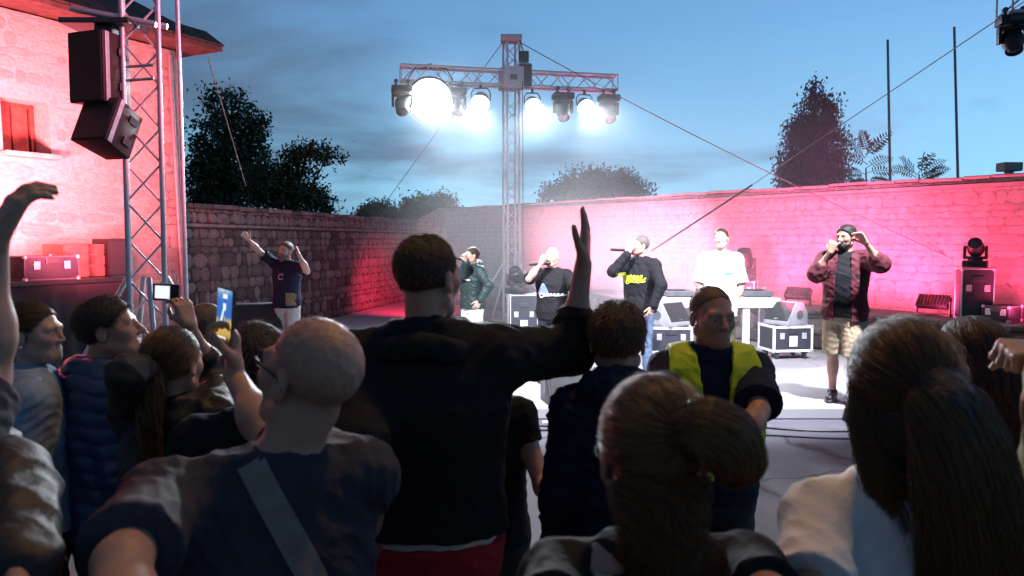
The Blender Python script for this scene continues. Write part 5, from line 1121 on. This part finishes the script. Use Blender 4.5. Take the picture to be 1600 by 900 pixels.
# ------------------------------------------------------------------ crowd, seen mostly from behind
# tall man with the raised arm
I = person(667, 366, 2.32, 0, 178, 'tall man in a black jacket seen from behind raising his right arm', head=(152, 3, 0), skin=SKIN2, w=1.08, vox=.006,
    Rr=('px', (893, 548), True, (913, 402), False), hr=('open', (.08, .1, 1), (-1, .25, .1)), L=('px', (560, 690), False, (590, 810), True),
    top=dict(m=BLACK, sleeve=1.30, hem=.965, inf=.030, hood=False, wamp=.007, collar=.03), bottom=dict(m=REDCL, waist=1.0, inf=.022), hair=short(HBLK, S_BRN, .004, 7000, .011, .5, back=-.09))
S = Shape(); b = I['base']; s = I['s']; S.loft([(.938 * s, 0, 0, .198 * s, .144 * s), (.985 * s, 0, 0, .198 * s, .144 * s)], b, I['M']); V, Q = S.mesh(.008, wrinkles(4, .006)); link('undershirt', npmesh('undershirt', V, Q, WHITECL), I['ob'])
S = Shape()
for a0 in range(-6, 6):
    q = lambda t: I['P'](.10 * math.sin(R(t)), .05 + .075 * math.cos(R(t)), 1.475 + .01 * math.cos(R(t * 3)))
    S.cone(q(a0 * 18), q(a0 * 18 + 18), .036, .034, k=.02)
V, Q = S.mesh(.008, wrinkles(7, .010)); link('hood', npmesh('hood', V, Q, BLACK), I['ob'])
# bald man filming with a phone
I = person(412, 500, 1.48, 0, 202, 'bald man with glasses and a bag strap filming with a phone, nearest at left', head=(-128, 16, -4), skin=SKIN, w=1.04, belly=.03, vox=.006, hoff=(.105, 0), hair=short(SKIN, S_GRY, .0010, 3500, .0018, .8, front=.10, rad=.00035), legs=(0, 0),
    Rr=('px', (425, 690), True, (365, 585), True), hr=('hold', (-.10, .2, 1), (-.75, -.5, .1)), L=('px', (190, 880), False, (205, 1100), False),
    top=TEE(CHAR, sleeve=.86, hem=.86, loose=.022, inf=.016, wamp=.007), bottom=dict(m=DJEANS))
T = I['T']; g = MB()
for x in (-1, 1):
    c = T(x * .033, -.108, -.002); pts = [Vector(c + I['Mh'] @ V3(.024 * math.cos(a), 0, .018 * math.sin(a))) for a in np.linspace(0, 2 * math.pi, 17)]; g.tube(pts, .0022, 6); g.tube([Vector(T(x * .058, -.104, .004)), Vector(T(x * .079, -.05, .008)), Vector(T(x * .084, .008, .006)), Vector(T(x * .083, .028, -.012))], .0026, 6)
g.tube([Vector(T(-.010, -.110, .002)), Vector(T(.010, -.110, .002))], .002, 6); gl = g.build('glasses', PLAS, I['ob'], smooth=True)
BMAT = BELT; pth = [(-.12, 1.50), (-.07, 1.42), (-.02, 1.33), (.04, 1.22), (.10, 1.10), (.15, .98)]
def back_strap(I, pth, wd, m, name='bag_strap', n=40, side=1, off=.006):
    pp = np.array(pth); t = np.linspace(0, len(pp) - 1, n); xs = np.interp(t, range(len(pp)), pp[:, 0]); zs = np.interp(t, range(len(pp)), pp[:, 1]); rows = []
    for i in range(n):
        a = max(i - 1, 0); b = min(i + 1, n - 1); d = nrm(V3(xs[b] - xs[a], 0, zs[b] - zs[a])); nn = V3(-d[2], 0, d[0]); rows.append([I['P'](xs[i] + nn[0] * q * wd, .45 * side, zs[i] + nn[2] * q * wd) for q in np.linspace(-.5, .5, 5)])
    return decal(I, I['shirt'], name, rows, I['M'] @ V3(0, -side, 0), m, parent=I['ob'], off=off)
back_strap(I, [(.035, 1.525), (.01, 1.47), (-.02, 1.41), (-.06, 1.33), (-.10, 1.23), (-.135, 1.13), (-.17, 1.0)], .052, BELT)
back_strap(I, [(-.068, 1.31), (-.082, 1.275)], .064, PLAS, 'strap_buckle', 6, 1, .011)
# his phone, held in the raised left hand
def screenmat(name, build):
    m = bpy.data.materials.new(name); m.use_nodes = True; nt = m.node_tree; N = nt.nodes; L = nt.links; b = N['Principled BSDF']; b.inputs['Base Color'].default_value = (.01, .01, .01, 1); b.inputs['Roughness'].default_value = .15
    tc = N.new('ShaderNodeTexCoord'); sp = N.new('ShaderNodeSeparateXYZ'); L.new(tc.outputs['Generated'], sp.inputs[0]); build(N, L, tc, sp, b); b.inputs['Emission Strength'].default_value = 1.0; return m
def phone_img(N, L, tc, sp, b):
    nz = N.new('ShaderNodeTexNoise'); nz.inputs['Scale'].default_value = 9; L.new(tc.outputs['Generated'], nz.inputs[0]); ad = N.new('ShaderNodeMath'); ad.operation = 'MULTIPLY_ADD'; ad.inputs[1].default_value = .34; L.new(nz.outputs[0], ad.inputs[0]); s2 = N.new('ShaderNodeMath'); s2.operation = 'SUBTRACT'; s2.inputs[1].default_value = .17; L.new(sp.outputs['Z'], s2.inputs[0]); L.new(s2.outputs[0], ad.inputs[2])
    r_ = N.new('ShaderNodeValToRGB'); L.new(ad.outputs[0], r_.inputs[0]); e = r_.color_ramp.elements; e[0].position = 0; e[0].color = (.01, .01, .01, 1); e[1].position = 1; e[1].color = (.55, .68, .75, 1)
    for p, c in ((.13, (.02, .02, .02, 1)), (.16, (.5, .3, .10, 1)), (.34, (.75, .52, .12, 1)), (.45, (.5, .42, .2, 1)), (.50, (.05, .16, .48, 1)), (.80, (.04, .17, .55, 1)), (.90, (.12, .30, .6, 1))): q = e.new(p); q.color = c
    L.new(r_.outputs[0], b.inputs['Emission Color'])
hp = I['tips']['R']; ph = at(353, 497, at(353, 497, hp[1]).y); ph = Vector((at(354, 496, hp[1]).x, hp[1] - .004, at(354, 496, hp[1]).z)); po = root('smartphone', tuple(ph), 'smartphone held up by the bald man, its screen showing the stage', 'phone'); RP = Matrix.Rotation(R(-38), 3, 'Z') @ Matrix.Rotation(R(7), 3, 'Y')
g = MB(); g.box(ph, (.066, .009, .145), RP, .003); g.build('case', mat('phone_case', (.10, .06, .04), .4, .1, 20, 0), po, smooth=True)
g = MB(); g.box(ph + RP @ Vector((0, -.0055, 0)), (.058, .002, .135), RP); scr = g.build('screen', screenmat('phone_screen', phone_img), po)
GLOW = mat('phone_white_glow', (.9, .9, .9), .3, 0, 5, 0, emit=(.9, .95, 1), es=1.0)
g = MB(); g.box(ph + RP @ Vector((.004, -.0072, .052)), (.016, .0012, .010), RP); g.prism([ph + RP @ Vector(v) for v in ((-.016, -.0072, -.02), (-.009, -.0072, -.02), (.002, -.0072, .020), (-.003, -.0072, .020))], RP @ Vector((0, .001, 0))); g.box(ph + RP @ Vector((.003, -.0072, .027)), (.009, .0012, .016), RP); g.box(ph + RP @ Vector((-.004, -.0072, -.047)), (.034, .0012, .003), RP); g.build('screen_highlight', GLOW, scr)
# man in the blue quilted jacket
I = person(150, 467, 2.9, 0, 138, 'man in a blue quilted jacket looking up towards the stage, at left', head=(104, 12, 0), skin=SKIN, w=1.04, vox=.0065, nose=1.1,
    top=dict(m=BLUEP, sleeve=1.93, hem=.86, inf=.036, collar=.028, wr=lambda sd: quilt(.055, .012)), bottom=dict(m=DJEANS), face=True, hair=short(HBLK, S_BLK, .012, 3500, .020, .5))
# woman in the denim jacket
I = person(46, 473, 2.8, 0, 118, 'woman in a pale denim jacket with pulled back hair in profile at far left', head=(92, 3, 0), fem=True, jaw=.84, hs=.92, nose=.85, skin=SKINP, vox=.006,
    Rr=('dir', (-.22, .12, -1), (.1, -.2, -1)), L=('dir', (.2, -.1, -1), (0, -.3, -1)), top=dict(m=DENIM, sleeve=1.95, hem=.92, inf=.026, wamp=.007, collar=.012), bottom=dict(m=DJEANS), face=True,
    hair=dict(m=HBRN, th=.008, front=.08, back=-.10, ear=True, bulk=[((0, .115, .01), (.034, .034, .034))]))
hair_pull(I['hc'], I['Mh'], I['h'], I['hair'], S_BRN, (0, .105, .01), 2600, 3, lift=.006)
g = MB(); g.lathe(Vector(I['T'](-.083, .006, -.048)), Vector(I['Mh'] @ V3(-1, 0, 0)), [(.003, 0), (.007, .003), (.007, .006), (.002, .008)], 10); g.build('earring', SILV, I['ob'], smooth=True)
g = MB(); P_ = [Vector(I['P'](.068 * math.cos(a), .0 - .075 * math.sin(a), 1.468 - .02 * math.sin(a))) for a in np.linspace(0, 2 * math.pi, 25)]; g.tube(P_, .0045, 6); g.build('necklace', GOLD, I['ob'], smooth=True)
# person in the leather jacket at the very left edge
I = person(-128, 455, 1.6, 0, 150, 'person in a creased dark leather jacket cut off by the left edge', head=(140, 0, 0), skin=SKIN, w=1.0, vox=.007, Rr=('px', (10, 760), False, (32, 900), False), L=DOWN['L'],
    top=dict(m=LEATHER, sleeve=1.95, hem=.88, inf=.030, wamp=.013, collar=.02), bottom=dict(m=DJEANS), hair=short(HBLK, S_BLK, .012, 800, .02, .5))
# raised bare arm at the left edge
I = person(-255, 470, 1.3, 0, 165, 'person at the left edge showing only a raised bare forearm and hand', head=(160, 5, 0), skin=SKIN, w=1.0, vox=.006, Rr=('px', (-22, 592), True, (-8, 352), True), hr=('relaxed', (.35, .2, .8), (.5, .6, -.4)), L=DOWN['L'],
    top=TEE(CHAR, sleeve=.8), bottom=dict(m=DJEANS), hair=short(HBLK, S_BLK, .010, 500, .02, .5))
# woman with the braid holding up a compact camera
I = person(268, 513, 2.55, 0, 182, 'woman with a long dark braid and black leather jacket holding up a compact camera', head=(168, 2, 0), fem=True, skin=SKIN, vox=.006,
    Rr=('px', (334, 585), True, (296, 508), False), hr=('hold', (-.3, .1, .9), (-.8, .5, 0)), L=('px', (196, 585), False, (262, 560), True), hl=('relaxed', None, None),
    top=dict(m=LEATHER, sleeve=1.35, hem=.92, inf=.022, wamp=.010, collar=.015), bottom=dict(m=DJEANS), hair=dict(m=HBLK, th=.010, front=.08, back=-.10))
hair_pull(I['hc'], I['Mh'], I['h'], I['hair'], S_BRN, (.0, .108, -.005), 3000, 4, lift=.006)
S = Shape(); t0_ = I['T'](0, .115, -.01); up_ = I['M'] @ V3(0, 1, 0); 
for i in range(11):
    p_ = t0_ + V3(.012 * math.sin(i * 2.2), 0, -.045 * i) + up_ * (.01 + .025 * math.sin(min(i, 4) / 4 * 1.6)); S.ell(p_ + V3(.010, 0, 0), V3(.020, .018, .030), rotm(0, 0, 28), .006); S.ell(p_ - V3(.010, 0, .022), V3(.020, .018, .030), rotm(0, 0, -28), .006)
V, Q = S.mesh(.004, wrinkles(2, .002, 0, 0, .02)); br = link('braid', npmesh('braid', V, Q, HBRN), I['ob']); pth_ = [t0_ + V3(0, 0, -.45 * t) + up_ * (.035 * math.sin(min(t * 2.5, 1) * 1.6)) for t in np.linspace(0, 1.05, 8)]; hair_tail(pth_, [.03, .032, .032, .03, .03, .028, .025, .012], br, S_BRN, 900, 8, .0006, .012, .8, 1.2, I['M'] @ V3(1, 0, 0))
hp = I['tips']['R']; cp = Vector((at(259, 457, hp[1]).x, hp[1] + .01, at(259, 457, hp[1]).z)); co = root('compact_camera', tuple(cp), 'small compact camera with a bright white screen held up at left', 'camera'); RC = Matrix.Rotation(R(3), 3, 'Y')
g = MB(); g.box(cp, (.088, .024, .056), RC, .004); g.build('body', PLAS, co, smooth=True); g = MB(); g.box(cp + RC @ Vector((-.010, -.0135, .001)), (.048, .002, .042), RC); g.build('screen', GLOW, co); g = MB(); g.lathe(cp + Vector((0, .012, 0)), (0, 1, 0), [(.022, 0), (.022, .012), (.018, .02)], 18); g.build('lens', DMETAL, co, smooth=True)
g = MB(); P_ = [cp + Vector((.036, 0, .026)), cp + Vector((.034, 0, .06)), cp + Vector((.022, -.01, .075)), cp + Vector((.03, 0, .03))]; g.tube(P_, .002, 5); g.build('wrist_cord', STRAPW, co)
# second guard half hidden behind the phone
I = person(322, 473, 3.6, 0, 170, 'shaven headed guard in a yellow vest mostly hidden behind the phone hand', head=(150, 0, 0), skin=SKIN2, w=1.0, vox=.0075, top=TEE(NAVY, sleeve=.8), bottom=dict(m=DJEANS), hair=short(STUB, S_BRN, .003, 900, .005, .8))
overlayer(I, 'vest', HIVIS, 'safety_vest', 0, .82, None, .034, w=1.04, wamp=.006)
# dark haired man in front of him
I = person(398, 506, 2.2, 0, 186, 'dark haired man in a dark tee between the phone and the bald head', head=(196, 0, 0), skin=SKIN2, w=.95, vox=.007, top=TEE(BLACK, sleeve=.85, hem=.88), bottom=dict(m=DJEANS), hair=short(HBLK, S_BRN, .012, 4000, .022, .5))
# woman beyond the tall man, only her bare arm shows
I = person(750, 505, 2.75, 0, 170, 'woman with a bare arm and black short sleeve behind the tall man', head=(170, 0, 0), fem=True, skin=SKINP, vox=.007, Rr=('px', (850, 768), False, (880, 760), False), hr=('relaxed', (1, .3, -.2), (0, .5, -1)), top=TEE(BLACK, sleeve=.42, hem=.92, loose=.006), bottom=dict(m=DJEANS), hair=short(HBRN, S_BRN, .012, 800, .03, .3))
# dark haired youth in the hoodie
I = person(966, 473, 2.42, 0, 176, 'youth with short dark hair in a black hoodie seen from behind in the middle', head=(168, 0, 0), skin=SKIN, w=.66, vox=.006, top=dict(m=NAVY, sleeve=1.95, hem=.86, inf=.018, hood=True, wamp=.010), bottom=dict(m=DJEANS), hair=short(HBLK, S_BRN, .009, 6500, .024, .5, back=-.10))
# woman with the messy bun, nearest in the middle
I = person(1024, 594, 1.2, 0, 184, 'woman with light brown hair in a loose high ponytail, nearest in the middle', head=(176, 0, 4), fem=True, skin=SKIN, vox=.005, hs=.98,
    Rr=('px', (1240, 980), False, (1200, 1150), False), L=('px', (850, 1020), False, (880, 888), True), hl=('relaxed', (.85, .0, .22), (.2, .3, -1)),
    top=dict(m=BLACK, sleeve=.5, hem=.92, inf=.012, rib=False, straight=False, wamp=.006, loose=.01), bottom=dict(m=DJEANS), hair=dict(m=HBRN, th=.010, front=.085, back=-.115, ear=True, vox=.004, bulk=[((-.070, .105, .045), (.036, .036, .036))]))
hair_pull(I['hc'], I['Mh'], I['h'], I['hair'], S_LBR, (-.045, .098, .045), 8000, 5, .00045, lift=.005)
T = I['T']; pt = [T(-.035, .10, .055), T(-.062, .125, .070), T(-.095, .125, .052), T(-.112, .115, .010), T(-.104, .105, -.025)]
hair_tail(pt, [.024, .042, .048, .042, .014], I['hair'], S_LBR, 5000, 6, .0005, .0035, .9, 1.12, I['M'] @ V3(1, 0, 0)); hair_tail([T(.0, .075, -.02), T(.0, .092, -.06), T(.005, .094, -.12), T(.005, .098, -.21)], [.060, .054, .046, .034], I['hair'], S_BRN, 2600, 16, .0004, .012, .5, 1.2, I['M'] @ V3(1, 0, 0), 'nape_strands')
for sg in (-1, 1):
    pass
def body_strap(I, pth, wd, m, name, side=1, n=24, off=.004):
    J = dict(I); J['shirt'] = I['body']; return back_strap(J, pth, wd, m, name, n, side, off)
for sg in (-1, 1): back_strap(I, [(sg * .098, 1.495), (sg * .095, 1.44), (sg * .088, 1.37), (sg * .08, 1.28)], .026, STRAPW, 'shoulder_strap', 24, 1, .005)
g = MB(); w_ = I['tips']['L']; g.tube([Vector(w_ + V3(.011 * math.cos(a), .011 * math.sin(a), .0)) for a in np.linspace(0, 6.3, 14)], .0022, 6); g.build('ring', SILV, I['ob'], smooth=True)
# woman with long hair and white tee, nearest at right
I = person(1420, 503, 1.38, 0, 186, 'woman with very long brown hair and a white tee, nearest at right', head=(164, 0, 5), fem=True, skin=SKIN, vox=.005, w=1.05, hs=1.02,
    L=('px', (1262, 1000), False, (1250, 1250), False), Rr=DOWN['R'], top=TEE(WHITECL, sleeve=.62, hem=.88, loose=.02, inf=.012), bottom=dict(m=DJEANS), hair=dict(m=HBRN, th=.011, front=.082, back=-.12, ear=True, vox=.004))
hair_pull(I['hc'], I['Mh'], I['h'], I['hair'], S_BRN, (-.03, .112, .005), 9000, 7, .00045, lift=.005)
T = I['T']; bk_ = I['M'] @ V3(0, 1, 0); rt_ = I['M'] @ V3(-1, 0, 0); t0_ = T(-.03, .105, .01)
pt = [t0_ - bk_ * .03 + V3(0, 0, .02), t0_ + bk_ * .025, t0_ + bk_ * .04 + rt_ * .02 + V3(0, 0, -.08), t0_ + bk_ * .045 + rt_ * .045 + V3(0, 0, -.22), t0_ + bk_ * .04 + rt_ * .07 + V3(0, 0, -.36), t0_ + bk_ * .03 + rt_ * .085 + V3(0, 0, -.52), t0_ + bk_ * .02 + rt_ * .09 + V3(0, 0, -.66)]
S = Shape()
for a, b, ra_, rb_ in zip(pt, pt[1:], (.03, .05, .062, .075, .085, .085), (.05, .062, .075, .085, .085, .05)): S.ell((a + b) / 2, V3(max(ra_, rb_), .030, np.linalg.norm(b - a) * .72), rotm(186), .04)
S.ell(T(0, .06, -.06), V3(.075, .055, .085), I['Mh'], .04); V, Q = S.mesh(.006, wrinkles(5, .005, 0, 0, .05)); tl = link('hair_length', npmesh('hair_length', V, Q, HBRN), I['ob'])
hair_tail(pt, [.03, .055, .072, .088, .100, .100, .07], tl, S_BRN, 9000, 9, .0005, .010, .42, 1.12, I['M'] @ V3(1, 0, 0))
hair_tail([T(.055, .03, .02), T(.06, .06, -.04), T(.05, .085, -.12), T(.03, .10, -.22), T(.0, .11, -.36)], [.03, .034, .034, .03, .015], tl, S_BRN, 2000, 19, .0005, .008, .5, 1.2, I['M'] @ V3(1, 0, 0), 'side_strands')
g = MB(); P_ = [Vector(T(.058, -.095, .002)), Vector(T(.081, -.05, .006)), Vector(T(.086, .008, .006))]; g.tube(P_, .0018, 6); c = T(.036, -.112, -.004); g.tube([Vector(c + I['Mh'] @ V3(.026 * math.cos(a), 0, .021 * math.sin(a))) for a in np.linspace(0, 2 * math.pi, 17)], .0016, 6); g.build('glasses', SILV, I['ob'], smooth=True)
# woman with auburn hair and bare shoulders at right
I = person(1522, 500, 2.0, 0, 182, 'woman with straight auburn hair and a bare back with thin black straps at right', head=(176, 0, 0), fem=True, skin=SKINP, vox=.006,
    top=dict(m=BLACK, sleeve=0, hem=.92, inf=.008, low=1.28, rib=False, straight=False, wamp=.003), bottom=dict(m=DJEANS), hair=dict(m=HRED, th=.014, front=.08, back=-.14, ear=False, bulk=[((0, .03, -.08), (.082, .085, .11))]))
hair_pull(I['hc'], I['Mh'], I['h'], I['hair'], S_RED, (0, .115, -.10), 4000, 11, .0006, lift=.008, back=-.12); T = I['T']; bk_ = I['M'] @ V3(0, 1, 0)
hair_tail([T(0, .07, .06), T(0, .10, -.02), T(0, .105, -.12), T(0, .10, -.20), T(.0, .095, -.25)], [.05, .085, .092, .088, .06], I['hair'], S_RED, 5000, 12, .0006, .006, .6, 1.1, I['M'] @ V3(1, 0, 0))
for sg in (-1, 1): body_strap(I, [(sg * .10, 1.47), (sg * .095, 1.40), (sg * .085, 1.30), (sg * .08, 1.22)], .012, BLACK, 'thin_strap')
# woman hidden behind the long hair, her bare left shoulder shows
I = person(1424, 548, 1.62, 0, 184, 'woman with a bare shoulder and black strap hidden behind the long brown hair', head=(178, 0, 0), fem=True, skin=SKINP, vox=.007, w=1.0,
    top=dict(m=BLACK, sleeve=0, hem=.92, inf=.008, low=1.33, rib=False, straight=False, wamp=.003), bottom=dict(m=DJEANS), hair=short(HBRN, S_BRN, .012, 800, .03, .3))
for sg in (-1, 1): body_strap(I, [(sg * .122, 1.47), (sg * .12, 1.43), (sg * .115, 1.37), (sg * .10, 1.28)], .016, BLACK, 'thin_strap')
# fist coming in from the right edge
I = person(1795, 505, 1.55, 0, 190, 'person at the right edge of whom only a closed raised hand shows', head=(185, 0, 0), skin=SKIN, vox=.006, L=('px', (1668, 640), False, (1648, 552), True), hl=('fist', (-1, .1, .05), (.1, .3, -1)), top=dict(m=mat('tan_cloth', (.3, .22, .10), .8, .1, 8, .2), sleeve=1.95, hem=.88, inf=.024), bottom=dict(m=DJEANS), hair=short(HBLK, S_BLK, .010, 500, .02, .5))

# ------------------------------------------------------------------ stage smoke : a closed body of thin fog over the stage
def smoke(name, RAD, cen, d0, d1, z0, z1, sc_):
    m = bpy.data.materials.new(name); m.use_nodes = True; nt = m.node_tree; N = nt.nodes; L = nt.links
    N.remove(N['Principled BSDF']); v = N.new('ShaderNodeVolumePrincipled'); L.new(v.outputs[0], N['Material Output'].inputs['Volume'])
    v.inputs['Color'].default_value = (.9, .9, .93, 1); v.inputs['Anisotropy'].default_value = .35
    tc = N.new('ShaderNodeTexCoord'); nz = N.new('ShaderNodeTexNoise'); nz.inputs['Scale'].default_value = sc_; nz.inputs['Detail'].default_value = 3; L.new(tc.outputs['Object'], nz.inputs[0])
    mr = N.new('ShaderNodeMapRange'); mr.inputs[1].default_value = .38; mr.inputs[2].default_value = .72; mr.inputs[3].default_value = d0; mr.inputs[4].default_value = d1; L.new(nz.outputs[0], mr.inputs[0])
    dv = N.new('ShaderNodeVectorMath'); dv.operation = 'DIVIDE'; dv.inputs[1].default_value = RAD; L.new(tc.outputs['Object'], dv.inputs[0]); ln = N.new('ShaderNodeVectorMath'); ln.operation = 'LENGTH'; L.new(dv.outputs[0], ln.inputs[0])
    fo = N.new('ShaderNodeMapRange'); fo.interpolation_type = 'SMOOTHSTEP'; fo.inputs[1].default_value = 1.0; fo.inputs[2].default_value = .45; L.new(ln.outputs['Value'], fo.inputs[0])
    sp = N.new('ShaderNodeSeparateXYZ'); L.new(tc.outputs['Object'], sp.inputs[0]); lo = N.new('ShaderNodeMapRange'); lo.interpolation_type = 'SMOOTHSTEP'; lo.inputs[1].default_value = .4; lo.inputs[2].default_value = -2.2; lo.inputs[3].default_value = z0; lo.inputs[4].default_value = z1; L.new(sp.outputs['Z'], lo.inputs[0])
    m1 = N.new('ShaderNodeMath'); m1.operation = 'MULTIPLY'; m2 = N.new('ShaderNodeMath'); m2.operation = 'MULTIPLY'; L.new(mr.outputs[0], m1.inputs[0]); L.new(fo.outputs[0], m1.inputs[1]); L.new(m1.outputs[0], m2.inputs[0]); L.new(lo.outputs[0], m2.inputs[1]); L.new(m2.outputs[0], v.inputs['Density'])
    bm = bmesh.new(); bmesh.ops.create_icosphere(bm, subdivisions=4, radius=1)
    me = bpy.data.meshes.new(name); bm.to_mesh(me); bm.free(); me.transform(Matrix.Diagonal((*RAD, 1))); me.materials.append(m)
    o = bpy.data.objects.new(name, me); C.objects.link(o); o.location = cen; o['kind'] = 'stuff'
smoke('stage_smoke', (6.4, 6.2, 3.6), (3.0, 15.0, 2.6), .035, .17, .20, 2.0, .55)
smoke('lamp_halo_fog', (3.7, 1.9, 1.25), (-.1, 15.4, 4.75), .03, .06, 1, 1, .8)  # extra fog added round the lamps to imitate their bloom
